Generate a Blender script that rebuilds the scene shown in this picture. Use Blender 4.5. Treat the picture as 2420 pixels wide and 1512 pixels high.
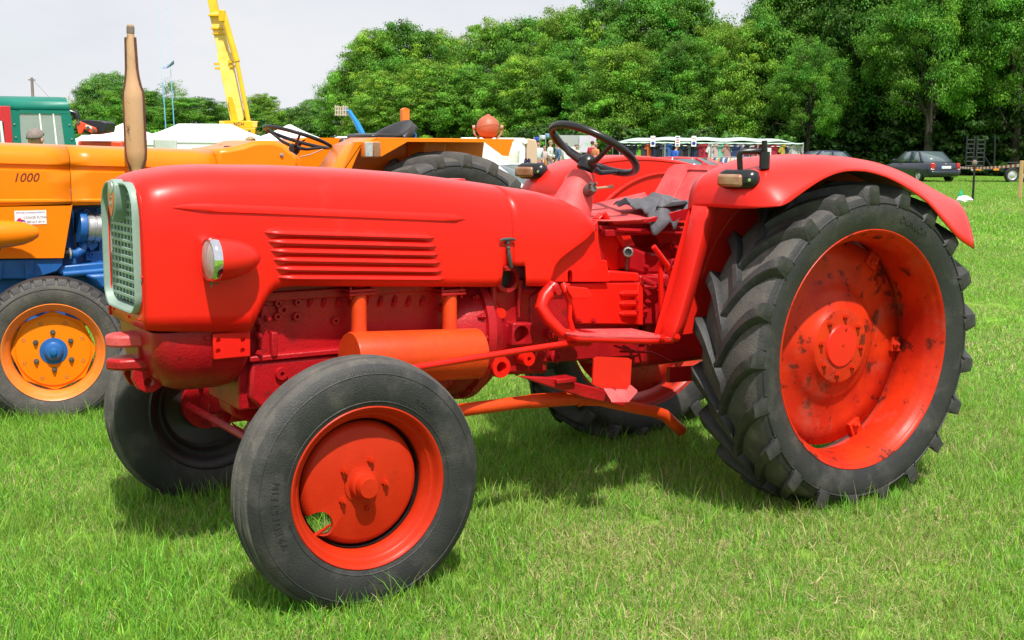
import bpy, bmesh, math, random
import numpy as np
from mathutils import Vector, Matrix
R_ = math.radians
random.seed(7); rng = np.random.default_rng(7)
SC = bpy.context.scene
COL = SC.collection
for o in list(bpy.data.objects): bpy.data.objects.remove(o)

# ------------------------------------------------------------------ camera
CAM = np.array([-1.826, -4.523, 1.607]); YAW = .5806; PITCH = -.1429; ROLL = .0075; FPX = 2892.2
FW = np.array([math.sin(YAW)*math.cos(PITCH), math.cos(YAW)*math.cos(PITCH), math.sin(PITCH)])
_r = np.array([math.cos(YAW), -math.sin(YAW), 0.0]); _u = np.cross(_r, FW)
RT = _r*math.cos(ROLL)+_u*math.sin(ROLL); UP = -_r*math.sin(ROLL)+_u*math.cos(ROLL)
cd = bpy.data.cameras.new('camera'); cam = bpy.data.objects.new('camera', cd); COL.objects.link(cam)
m3 = Matrix((RT, UP, -FW)).transposed()
cam.matrix_world = Matrix.Translation(Vector(CAM)) @ m3.to_4x4()
cd.sensor_width = 36; cd.lens = 36*FPX/2419; cd.clip_start = .05; cd.clip_end = 2000
SC.camera = cam

# ------------------------------------------------------------------ sky, sun, exposure
SUN_DIR = Vector((.13, .47, -.87)).normalized()          # the way the light travels
world = bpy.data.worlds.new('World'); SC.world = world; world.use_nodes = True
nt = world.node_tree; N = nt.nodes; L = nt.links; N.clear()
sky = N.new('ShaderNodeTexSky'); sky.sky_type = 'NISHITA'; sky.sun_disc = False
sky.sun_elevation = math.asin(-SUN_DIR.z); sky.sun_rotation = math.atan2(-SUN_DIR.x, -SUN_DIR.y)
mulk = N.new('ShaderNodeMixRGB'); mulk.blend_type = 'MULTIPLY'; mulk.inputs[0].default_value = 1
mulk.inputs[2].default_value = (.12, .12, .12, 1); L.new(sky.outputs[0], mulk.inputs[1])
tc = N.new('ShaderNodeTexCoord'); mp = N.new('ShaderNodeMapping'); mp.inputs['Scale'].default_value = (1, 1, 2.6)
L.new(tc.outputs['Generated'], mp.inputs[0])
n1 = N.new('ShaderNodeTexNoise'); n1.inputs['Scale'].default_value = 2.2; n1.inputs['Detail'].default_value = 7
n1.inputs['Roughness'].default_value = .52; L.new(mp.outputs[0], n1.inputs['Vector'])
cr = N.new('ShaderNodeValToRGB'); cr.color_ramp.elements[0].position = .28; cr.color_ramp.elements[1].position = .48
cr.color_ramp.elements[0].color = (.72, .72, .72, 1); L.new(n1.outputs[0], cr.inputs[0])
n2 = N.new('ShaderNodeTexNoise'); n2.inputs['Scale'].default_value = 3.5; n2.inputs['Detail'].default_value = 5
L.new(mp.outputs[0], n2.inputs['Vector'])
cc = N.new('ShaderNodeValToRGB'); cc.color_ramp.elements[0].position = .38; cc.color_ramp.elements[1].position = .62
cc.color_ramp.elements[0].color = (.645, .67, .73, 1); cc.color_ramp.elements[1].color = (.745, .757, .785, 1)
L.new(n2.outputs[0], cc.inputs[0])
mx = N.new('ShaderNodeMixRGB'); L.new(cr.outputs[0], mx.inputs[0]); L.new(mulk.outputs[0], mx.inputs[1]); L.new(cc.outputs[0], mx.inputs[2])
bg = N.new('ShaderNodeBackground'); bg.inputs[1].default_value = 1.0; L.new(mx.outputs[0], bg.inputs[0])
wo = N.new('ShaderNodeOutputWorld'); L.new(bg.outputs[0], wo.inputs[0])
sl = bpy.data.lights.new('sun', 'SUN'); sl.energy = 5.0; sl.angle = R_(1.2); sl.color = (1, .95, .88)
sun = bpy.data.objects.new('sun', sl); COL.objects.link(sun); sun.location = (0, -20, 40)
sun.rotation_euler = SUN_DIR.to_track_quat('-Z', 'Y').to_euler()
SC.view_settings.view_transform = 'Standard'; SC.view_settings.look = 'None'
SC.view_settings.exposure = 0.22; SC.view_settings.gamma = 1
SC.render.engine = 'CYCLES'

# ------------------------------------------------------------------ measuring the place: a sight line meets a plane
def zm(ox, oy, s): return lambda x, y: ((ox+x/s)*.945, (oy+y/s)*.945)
def ray(px, py): return FW+RT*(px-1209.5)/FPX-UP*(py-756)/FPX
def P(px, py, y):
    d = ray(px, py); return CAM+d*((y-CAM[1])/d[1])
def D3(px, py, D): return CAM+ray(px, py)*D
def gp(px, D):
    h = np.array([FW[0], FW[1]])/math.hypot(FW[0], FW[1]); r = np.array([RT[0], RT[1]])
    q = CAM[:2]+D*(h+r*(px-1209.5)/FPX*math.cos(PITCH)); return np.array([q[0], q[1], 0.])
def zat(px, py, D):
    hor = 756+FPX*math.tan(PITCH)+(px-1209.5)*math.tan(ROLL)
    return CAM[2]+(hor-py)/FPX*D

# ------------------------------------------------------------------ materials
MATS = {}
def mat(name, col, rough=.5, metal=0., col2=None, scale=6., lo=.35, hi=.65, bump=0., bscale=60., dirt=None, dirt2=None, coat=0., spec=.5, trans=0., alpha=1., emit=None, stretch=None, attr=None):
    m = bpy.data.materials.new(name); m.use_nodes = True; nt = m.node_tree; N = nt.nodes; L = nt.links
    b = N['Principled BSDF']; c4 = lambda c: (c[0], c[1], c[2], 1)
    b.inputs['Roughness'].default_value = rough; b.inputs['Metallic'].default_value = metal
    b.inputs['Specular IOR Level'].default_value = spec; b.inputs['Coat Weight'].default_value = coat
    b.inputs['Coat Roughness'].default_value = .3; b.inputs['Coat IOR'].default_value = 1.28
    b.inputs['Base Color'].default_value = c4(col)
    if trans: b.inputs['Transmission Weight'].default_value = trans
    if alpha < 1: b.inputs['Alpha'].default_value = alpha
    tc = N.new('ShaderNodeTexCoord'); vec = tc.outputs['Object']
    if stretch:
        mp = N.new('ShaderNodeMapping'); mp.inputs['Scale'].default_value = stretch; L.new(vec, mp.inputs[0]); vec = mp.outputs[0]
    out = None
    def noise(sc, det=5, ro=.6):
        n = N.new('ShaderNodeTexNoise'); n.inputs['Scale'].default_value = sc; n.inputs['Detail'].default_value = det
        n.inputs['Roughness'].default_value = ro; L.new(vec, n.inputs['Vector']); return n.outputs[0]
    def ramp(src, a, c):
        r = N.new('ShaderNodeMapRange'); r.inputs[1].default_value = a; r.inputs[2].default_value = c; L.new(src, r.inputs[0]); return r.outputs[0]
    def mix(f, a, bb, k=1):
        x = N.new('ShaderNodeMixRGB')
        if k != 1:
            mm = N.new('ShaderNodeMath'); mm.operation = 'MULTIPLY'; L.new(f, mm.inputs[0]); mm.inputs[1].default_value = k; f = mm.outputs[0]
        L.new(f, x.inputs[0])
        if isinstance(a, tuple): x.inputs[1].default_value = c4(a)
        else: L.new(a, x.inputs[1])
        x.inputs[2].default_value = c4(bb); return x.outputs[0]
    out = tuple(col)
    if attr:
        a = N.new('ShaderNodeAttribute'); a.attribute_name = attr
        x = N.new('ShaderNodeMixRGB'); x.blend_type = 'MULTIPLY'; x.inputs[0].default_value = 1
        x.inputs[1].default_value = c4(col); L.new(a.outputs[0], x.inputs[2]); out = x.outputs[0]
    if col2 is not None: out = mix(ramp(noise(scale), lo, hi), out, col2)
    for d in (dirt, dirt2):
        if d: out = mix(ramp(noise(d[1], 6, .65), d[2], d[2]+.06 if len(d) < 5 else d[4]), out, d[0], d[3])
    if not isinstance(out, tuple): L.new(out, b.inputs['Base Color'])
    if bump:
        rr_ = N.new('ShaderNodeMapRange'); rr_.inputs[3].default_value = max(.03, rough-.10); rr_.inputs[4].default_value = min(1, rough+.14); L.new(noise(11, 4), rr_.inputs[0]); L.new(rr_.outputs[0], b.inputs['Roughness'])
        bp = N.new('ShaderNodeBump'); bp.inputs['Strength'].default_value = bump; bp.inputs['Distance'].default_value = .01
        L.new(noise(bscale, 4), bp.inputs['Height']); L.new(bp.outputs[0], b.inputs['Normal'])
    if emit: b.inputs['Emission Color'].default_value = c4(emit); b.inputs['Emission Strength'].default_value = 1
    MATS[name] = m; return m
def leafmat(name, attr, k=(1, 1, 1), tr=.35, rough=.55):
    m = bpy.data.materials.new(name); m.use_nodes = True; nt = m.node_tree; N = nt.nodes; L = nt.links
    b = N['Principled BSDF']; b.inputs['Roughness'].default_value = rough; b.inputs['Specular IOR Level'].default_value = .3; b.inputs['Coat IOR'].default_value = 1.28
    a = N.new('ShaderNodeAttribute'); a.attribute_name = attr
    x = N.new('ShaderNodeMixRGB'); x.blend_type = 'MULTIPLY'; x.inputs[0].default_value = 1; x.inputs[2].default_value = (*k, 1)
    L.new(a.outputs[0], x.inputs[1]); L.new(x.outputs[0], b.inputs['Base Color'])
    t = N.new('ShaderNodeBsdfTranslucent'); L.new(x.outputs[0], t.inputs[0])
    s = N.new('ShaderNodeMixShader'); s.inputs[0].default_value = tr
    L.new(b.outputs[0], s.inputs[1]); L.new(t.outputs[0], s.inputs[2]); L.new(s.outputs[0], N['Material Output'].inputs[0])
    MATS[name] = m; return m

mat('red_paint', (.78, .012, .005), .45, col2=(.71, .012, .006), scale=2.2, coat=1., bump=.05, bscale=7, spec=.12, dirt=((.62, .05, .045), 5, .60, .35, .8), dirt2=((.30, .015, .012), 55, .70, .55))
mat('red_fender', (.76, .016, .008), .45, col2=(.68, .016, .009), scale=2.2, coat=1., bump=.06, bscale=6, spec=.15, dirt=((.55, .07, .06), 7, .60, .4, .8), dirt2=((.25, .02, .015), 48, .69, .55))
mat('red_cast', (.44, .008, .011), .36, col2=(.33, .006, .012), scale=7, bump=.3, bscale=90, coat=.6, spec=.2, dirt=((.13, .010, .010), 13, .58, .65, .7))  # duller red of the castings, darkened further to stand in for recess shade
mat('red_dull', (.62, .055, .055), .55, col2=(.66, .10, .10), scale=14, bump=.08, bscale=80, dirt=((.42, .05, .06), 30, .6, .6))
mat('orange_red', (.66, .062, .008), .45, col2=(.58, .046, .008), scale=9, bump=.12, bscale=40, coat=.4, spec=.15, dirt=((.45, .03, .008), 7, .58, .5, .75))
mat('rim_red', (.46, .021, .004), .45, col2=(.52, .028, .006), scale=7, bump=.12, bscale=120, coat=.3, spec=.15, dirt=((.30, .02, .006), 12, .6, .5, .75))
mat('rim_stained', (.64, .034, .006), .42, col2=(.46, .018, .006), scale=3.0, lo=.42, hi=.6, bump=.1, bscale=60, coat=.25, spec=.15, dirt=((.05, .012, .008), 11, .57, .8, .63), dirt2=((.40, .10, .07), 5, .57, .4, .7))
mat('rubber', (.017, .018, .020), .55, col2=(.030, .029, .029), scale=5, bump=.35, bscale=160, dirt=((.105, .096, .086), 6, .50, .7, .76))
mat('rubber_tread', (.062, .058, .055), .8, col2=(.105, .097, .088), scale=9, bump=.4, bscale=120, dirt=((.17, .15, .125), 12, .54, .7, .74))
mat('rubber_lug', (.020, .021, .023), .55, col2=(.042, .040, .038), scale=10, bump=.3, bscale=110, dirt=((.11, .098, .086), 16, .56, .6, .72))
mat('rubber_text', (.030, .030, .033), .5)
mat('black_plastic', (.012, .012, .014), .28, bump=.04)
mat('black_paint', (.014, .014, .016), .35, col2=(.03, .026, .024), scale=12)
mat('grille_green', (.27, .36, .31), .45, col2=(.21, .30, .255), scale=9, bump=.12, bscale=60)
mat('radiator', (.06, .085, .072), .7)
mat('chrome', (.85, .86, .88), .08, 1.0)
mat('lens', (.55, .58, .58), .08, bump=.5, bscale=45, coat=1, col2=(.22, .25, .25), scale=9, stretch=(1, 6, .4))
mat('amber', (.24, .075, .02), .18, col2=(.34, .20, .12), scale=10, coat=1., bump=.2, bscale=40)
mat('badge_orange', (.62, .16, .05), .4, bump=.1)
mat('iron', (.10, .095, .09), .5, .6, col2=(.2, .18, .16), scale=30, bump=.2)
mat('grey_rubber', (.05, .06, .058), .6)
mat('old_lever', (.42, .25, .17), .5)
mat('jacket', (.075, .075, .088), .75, col2=(.12, .12, .135), scale=9, bump=.3, bscale=40)
mat('jacket_lining', (.012, .012, .016), .6)
mat('orange_paint', (.92, .235, .004), .30, col2=(.88, .21, .004), scale=2, coat=.8, spec=.15, bump=.03, bscale=6)
mat('orange_rim', (.86, .19, .01), .4, col2=(.80, .23, .05), scale=7, bump=.1)
mat('blue_paint', (.012, .095, .33), .35, col2=(.016, .13, .40), scale=5, bump=.1, coat=.2)
mat('stack_rust', (.57, .33, .17), .42, col2=(.50, .35, .21), scale=4, bump=.12, bscale=50, dirt=((.05, .022, .014), 15, .62, .9), dirt2=((.22, .09, .045), 7, .58, .6, .74), stretch=(1, 1, .45))
mat('stack_edge', (.07, .026, .018), .6, col2=(.14, .05, .03), scale=20)
mat('rust_lamp', (.42, .10, .045), .5, col2=(.50, .15, .08), scale=10, bump=.15)
mat('aluminium', (.60, .61, .62), .35, .7, col2=(.4, .4, .4), scale=18, bump=.2)
mat('white_sticker', (.82, .83, .84), .4)
mat('ink', (.05, .04, .09), .5); mat('ink_brown', (.13, .02, .012), .5); mat('ink_red', (.6, .02, .03), .5); mat('ink_blue', (.02, .03, .35), .5)
mat('canvas_white', (.82, .82, .82), .75, col2=(.76, .77, .78), scale=1.2)
mat('canvas_green', (.0, .19, .135), .42, col2=(.0, .15, .11), scale=2, bump=.35, bscale=4)
mat('clear_plastic', (.55, .62, .60), .15, alpha=.38, bump=.4, bscale=7)
mat('yellow_paint', (.86, .50, .01), .4, col2=(.80, .42, .01), scale=.8)
mat('pale_yellow', (.86, .62, .16), .5, col2=(.82, .50, .06), scale=1.2)
mat('wood_pole', (.16, .12, .11), .8, col2=(.22, .17, .15), scale=9)
mat('wood_post', (.55, .36, .16), .75, col2=(.42, .26, .11), scale=12, stretch=(1, 1, .1))
mat('rope_blue', (.16, .42, .66), .6); mat('sky_rope', (.35, .62, .80), .6)
mat('blue_flag', (.09, .22, .60), .6, col2=(.5, .6, .75), scale=2.2)
mat('loader_red', (.75, .07, .02), .4); mat('sky_blue', (.02, .25, .62), .4); mat('wood_crate', (.5, .4, .32), .8)
mat('skin', (.55, .30, .22), .5, col2=(.48, .25, .18), scale=30); mat('hair_grey', (.16, .12, .10), .7, col2=(.25, .21, .19), scale=60)
mat('hair_dark', (.02, .014, .012), .6); mat('hair_fair', (.36, .24, .12), .6)
mat('car_grey', (.020, .026, .045), .22, coat=.8, col2=(.024, .03, .05), scale=2); mat('car_glass', (.10, .14, .15), .06, coat=1, spec=.8)
mat('car_red', (.55, .02, .03), .25, coat=.7); mat('car_white', (.80, .80, .80), .3, coat=.6); mat('car_navy', (.015, .025, .07), .25, coat=.7)
mat('tail_red', (.55, .02, .012), .2, coat=1); mat('tail_amber', (.8, .25, .01), .25, coat=1); mat('plate_white', (.75, .77, .78), .4); mat('plate_blue', (.03, .25, .7), .4)
mat('alloy', (.62, .63, .64), .3, .6); mat('trailer_dark', (.014, .017, .022), .5)
mat('tape_red', (.62, .02, .02), .4); mat('tape_white', (.8, .8, .8), .4)
mat('stall_roof', (.42, .56, .51), .6, col2=(.50, .62, .58), scale=1.5); mat('stall_pole', (.5, .5, .5), .4, .6)
mat('panel_tan', (.60, .42, .30), .7)
mat('bark', (.032, .027, .021), .9, col2=(.055, .046, .036), scale=6, bump=.6, bscale=14)
leafmat('leaf', 'tint', tr=.25); leafmat('grass_blade', 'tint', tr=.3)
def dry_patches(m):
    nt = m.node_tree; N = nt.nodes; L = nt.links; b = N['Principled BSDF']; src = b.inputs['Base Color'].links[0].from_socket
    g = N.new('ShaderNodeNewGeometry'); n = N.new('ShaderNodeTexNoise'); n.inputs['Scale'].default_value = 1.3; n.inputs['Detail'].default_value = 5; L.new(g.outputs['Position'], n.inputs['Vector'])
    r = N.new('ShaderNodeMapRange'); r.inputs[1].default_value = .45; r.inputs[2].default_value = .72; r.inputs[4].default_value = .32; L.new(n.outputs[0], r.inputs[0])
    x = N.new('ShaderNodeMixRGB'); L.new(r.outputs[0], x.inputs[0]); L.new(src, x.inputs[1]); x.inputs[2].default_value = (.36, .42, .10, 1)
    L.new(x.outputs[0], b.inputs['Base Color'])
    for q in N:
        if q.type == 'BSDF_TRANSLUCENT': L.new(x.outputs[0], q.inputs[0])
dry_patches(MATS['grass_blade'])

# ------------------------------------------------------------------ mesh builder
def wloc(o):
    v = Vector((0, 0, 0))
    while o is not None: v = v+o.location; o = o.parent
    return np.array(v)
class MB:
    def __init__(s): s.v = []; s.f = []
    def add(s, v, f):
        n = len(s.v); s.v += [tuple(float(c) for c in p) for p in v]; s.f += [tuple(i+n for i in q) for q in f]; return s
    def hexa(s, p):   # 8 points: bottom ring, top ring
        return s.add(p, [(3, 2, 1, 0), (4, 5, 6, 7), (0, 1, 5, 4), (1, 2, 6, 5), (2, 3, 7, 6), (3, 0, 4, 7)])
    def box(s, c, d, rz=0., rot=None):
        M = Matrix.Rotation(rz, 3, 'Z') if rot is None else rot
        pts = []
        for z in (-1, 1):
            for x, y in ((-1, -1), (1, -1), (1, 1), (-1, 1)):
                pts.append(np.array(M @ Vector((x*d[0]/2, y*d[1]/2, z*d[2]/2)))+np.array(c))
        return s.hexa(pts)
    def prism(s, pts, off):   # a polygon swept along off
        n = len(pts); a = [np.array(p, float) for p in pts]; b = [p+np.array(off, float) for p in a]
        return s.add(a+b, [tuple(range(n)), tuple(range(2*n-1, n-1, -1))]+[(i, n+i, n+(i+1) % n, (i+1) % n) for i in range(n)])
    def tube(s, pts, r, n=10, cap=True, flat=1.):
        pts = [np.array(p, float) for p in pts]; k = len(pts)
        r = [r]*k if np.isscalar(r) else list(r)
        rings = []; up = None
        for i in range(k):
            t = pts[min(i+1, k-1)]-pts[max(i-1, 0)]; t = t/(np.linalg.norm(t)+1e-12)
            if up is None:
                up = np.array([0, 0, 1.]) if abs(t[2]) < .9 else np.array([1., 0, 0])
            a = np.cross(t, up); a /= np.linalg.norm(a)+1e-12; b = np.cross(a, t); up = b
            rings.append([pts[i]+r[i]*(a*math.cos(q)+b*math.sin(q)*flat) for q in np.linspace(0, 2*math.pi, n, endpoint=False)])
        v = [p for q in rings for p in q]; f = []
        for i in range(k-1):
            for j in range(n): f.append((i*n+j, i*n+(j+1) % n, (i+1)*n+(j+1) % n, (i+1)*n+j))
        if cap: f += [tuple(range(n-1, -1, -1)), tuple(range((k-1)*n, k*n))]
        return s.add(v, f)
    def cyl(s, a, b, r, n=16, r2=None): return s.tube([a, b], [r, r if r2 is None else r2], n)
    def lathe(s, prof, o, ax, n=32, a0=0., a1=2*math.pi):   # prof: (radius, distance along ax)
        o = np.array(o, float); ax = np.array(ax, float); ax /= np.linalg.norm(ax)
        e = np.array([0, 0, 1.]) if abs(ax[2]) < .9 else np.array([1., 0, 0])
        a = np.cross(ax, e); a /= np.linalg.norm(a); b = np.cross(ax, a)
        full = abs(a1-a0-2*math.pi) < 1e-6; m = n if full else n+1
        v = []; f = []
        for (r, t) in prof:
            for q in np.linspace(a0, a1, n, endpoint=False) if full else np.linspace(a0, a1, m):
                v.append(o+ax*t+(a*math.cos(q)+b*math.sin(q))*r)
        for i in range(len(prof)-1):
            for j in range(n): f.append((i*m+j, i*m+(j+1) % m, (i+1)*m+(j+1) % m, (i+1)*m+j))
        return s.add(v, f)
    def grid(s, G):   # G[i][j] points
        k = len(G); n = len(G[0]); v = [p for q in G for p in q]
        return s.add(v, [(i*n+j, i*n+j+1, (i+1)*n+j+1, (i+1)*n+j) for i in range(k-1) for j in range(n-1)])
    def sphere(s, c, r, n=16, k=10):
        r = (r, r, r) if np.isscalar(r) else r
        v = []; f = []
        for i in range(k+1):
            t = math.pi*i/k
            for j in range(n):
                q = 2*math.pi*j/n; v.append((c[0]+r[0]*math.sin(t)*math.cos(q), c[1]+r[1]*math.sin(t)*math.sin(q), c[2]+r[2]*math.cos(t)))
        for i in range(k):
            for j in range(n): f.append((i*n+j, (i+1)*n+j, (i+1)*n+(j+1) % n, i*n+(j+1) % n))
        return s.add(v, f)
    def boss(s, p, ax, r, h, hole=.45, depth=None, n=18):   # round boss with a blind hole
        d = depth or h*1.5
        return s.lathe([(r, -.01), (r, h*.8), (r*.93, h), (r*hole, h), (r*hole, h-d), (.0005, h-d)], p, ax, n)
    def bolt(s, p, ax, r=.009, h=.01):
        s.lathe([(r*1.25, 0), (r*1.25, h*.25), (r, h*.25), (r, h), (r*.55, h), (r*.55, h*1.7), (.0005, h*1.7)], p, ax, 6); return s
    def build(s, name, m, parent=None, smooth=35, bevel=0., solid=0., sub=0, local=False, soff=-1., recalc=True):
        v = np.array(s.v)
        if not local: v = v-wloc(parent)
        me = bpy.data.meshes.new(name); me.from_pydata([tuple(p) for p in v], [], s.f)
        bm = bmesh.new(); bm.from_mesh(me)
        bmesh.ops.remove_doubles(bm, verts=bm.verts, dist=1e-6)
        if recalc: bmesh.ops.recalc_face_normals(bm, faces=bm.faces)
        bm.to_mesh(me); bm.free()
        me.materials.append(MATS[m] if isinstance(m, str) else m)
        if smooth: me.shade_smooth(); me.set_sharp_from_angle(angle=R_(smooth))
        o = bpy.data.objects.new(name, me); COL.objects.link(o); o.parent = parent
        if solid: q = o.modifiers.new('Solidify', 'SOLIDIFY'); q.thickness = solid; q.offset = soff
        if bevel:
            q = o.modifiers.new('Bevel', 'BEVEL'); q.width = bevel; q.segments = 2; q.limit_method = 'ANGLE'; q.angle_limit = R_(40)
        if sub: q = o.modifiers.new('Subsurf', 'SUBSURF'); q.levels = sub; q.render_levels = sub
        return o
def empty(name, loc=(0, 0, 0), parent=None):
    o = bpy.data.objects.new(name, None); COL.objects.link(o); o.location = loc; o.parent = parent; o.empty_display_size = .1; return o
def tag(o, label, cat, group=None):
    o['label'] = label; o['category'] = cat
    if group: o['group'] = group
    return o
def thing(name, label, cat, loc=(0, 0, 0), group=None): return tag(empty(name, loc), label, cat, group)
def copy_tree(o, parent=None):
    c = o.copy(); COL.objects.link(c); c.parent = parent
    for ch in list(o.children): copy_tree(ch, c)
    return c
def share(o, rot=None, loc=None):   # an alike piece sharing its mesh
    c = o.copy(); COL.objects.link(c); c.parent = o.parent
    if rot is not None: c.rotation_euler = rot
    if loc is not None: c.location = loc
    return c
def cut(o, cutter):   # real opening cut through a mesh
    t = cutter.build('cutter', 'iron', None, smooth=0)
    t.location = -Vector(wloc(o.parent))
    par = o.parent; o.parent = None
    q = o.modifiers.new('Bool', 'BOOLEAN'); q.object = t; q.operation = 'DIFFERENCE'; q.solver = 'EXACT'
    bpy.context.view_layer.update()
    dg = bpy.context.evaluated_depsgraph_get(); me = bpy.data.meshes.new_from_object(o.evaluated_get(dg))
    o.modifiers.clear(); old = o.data; o.data = me; o.parent = par; bpy.data.objects.remove(t); return o
def lettering(body, size, m, parent, fn, name='lettering', depth=.002, shear=0., spacing=1., align='CENTER', local=False):
    cu = bpy.data.curves.new('text', 'FONT'); cu.body = body; cu.size = size; cu.extrude = depth; cu.align_x = align; cu.shear = shear
    cu.space_character = spacing; cu.resolution_u = 3
    t = bpy.data.objects.new('text', cu); COL.objects.link(t); bpy.context.view_layer.update()
    me = bpy.data.meshes.new_from_object(t.evaluated_get(bpy.context.evaluated_depsgraph_get()))
    bpy.data.objects.remove(t)
    off = np.zeros(3) if local else wloc(parent)
    for v in me.vertices: v.co = Vector(np.array(fn(v.co.x, v.co.y, v.co.z))-off)
    me.materials.clear(); me.materials.append(MATS[m]); me.name = name
    o = bpy.data.objects.new(name, me); COL.objects.link(o); o.parent = parent; return o
def interp(x, tab): return float(np.interp(x, [t[0] for t in tab], [t[1] for t in tab]))
# ------------------------------------------------------------------ ground
def ground_mat():
    m = bpy.data.materials.new('ground_grass'); m.use_nodes = True; nt = m.node_tree; N = nt.nodes; L = nt.links; b = N['Principled BSDF']
    b.inputs['Roughness'].default_value = .9; b.inputs['Specular IOR Level'].default_value = .1
    tc = N.new('ShaderNodeTexCoord')
    def nz(s, d=6):
        n = N.new('ShaderNodeTexNoise'); n.inputs['Scale'].default_value = s; n.inputs['Detail'].default_value = d; L.new(tc.outputs['Object'], n.inputs['Vector']); return n.outputs[0]
    def rp(src, stops):
        r = N.new('ShaderNodeValToRGB'); e = r.color_ramp.elements
        e[0].position, e[0].color = stops[0][0], (*stops[0][1], 1); e[1].position, e[1].color = stops[-1][0], (*stops[-1][1], 1)
        for p, c in stops[1:-1]: q = e.new(p); q.color = (*c, 1)
        L.new(src, r.inputs[0]); return r.outputs[0]
    a = rp(nz(.35), [(.36, (.11, .27, .022)), (.52, (.17, .34, .04)), (.68, (.27, .34, .08))])
    c = rp(nz(9), [(.3, (.45, .5, .4)), (.7, (1.25, 1.2, 1.1))])
    x = N.new('ShaderNodeMixRGB'); x.blend_type = 'MULTIPLY'; x.inputs[0].default_value = 1; L.new(a, x.inputs[1]); L.new(c, x.inputs[2])
    L.new(x.outputs[0], b.inputs['Base Color'])
    bp = N.new('ShaderNodeBump'); bp.inputs['Strength'].default_value = .8; bp.inputs['Distance'].default_value = .05; L.new(nz(14), bp.inputs['Height']); L.new(bp.outputs[0], b.inputs['Normal'])
    MATS['ground'] = m
ground_mat()
g = MB().add([(-500, -300, 0), (700, -300, 0), (700, 900, 0), (-500, 900, 0)], [(0, 1, 2, 3)]).build('ground', 'ground', None, smooth=0)
g['kind'] = 'structure'; g['label'] = 'mown green field with pale hay scattered in the grass'
# ------------------------------------------------------------------ the red tractor
Z4 = zm(1700, 300, 2.8); Z5 = zm(0, 400, 2.8); Z6 = zm(200, 760, 2.8); Z7 = zm(1000, 600, 2.8); Z8 = zm(640, 560, 3.559)
Zc = zm(1240, 560, 4.446); Zs = zm(1280, 280, 4.724); Z3 = zm(1320, 260, 3.978)
T = thing('red_tractor', 'old red tractor with long louvred hood and pale green grille on the grass', 'tractor', (1.2, 0, 0))
NY = np.array([0, -1., 0])

def tyre_y(prof, r): return float(np.interp(r, [p[1] for p in prof], [p[0] for p in prof]))
FT = [(.083, .275), (.092, .292), (.0985, .32), (.101, .35), (.0995, .38), (.093, .405), (.083, .424), (.0765, .4305), (.070, .4305), (.066, .4370), (.05, .4425), (.045, .4435), (.041, .4365), (.033, .4365), (.029, .4455), (.012, .449), (.008, .443), (0, .443)]
FS = FT[:7]
def hole_through(d, a):
    t = MB().cyl((.205*math.cos(a), -.2, .205*math.sin(a)), (.205*math.cos(a), .2, .205*math.sin(a)), .052, 28).build('cutter', 'iron', None, smooth=0, local=True); par = d.parent; d.parent = None
    q = d.modifiers.new('B', 'BOOLEAN'); q.object = t; q.solver = 'EXACT'; bpy.context.view_layer.update()
    d.data = bpy.data.meshes.new_from_object(d.evaluated_get(bpy.context.evaluated_depsgraph_get())); d.modifiers.clear(); d.parent = par
    bpy.data.objects.remove(t)
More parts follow.
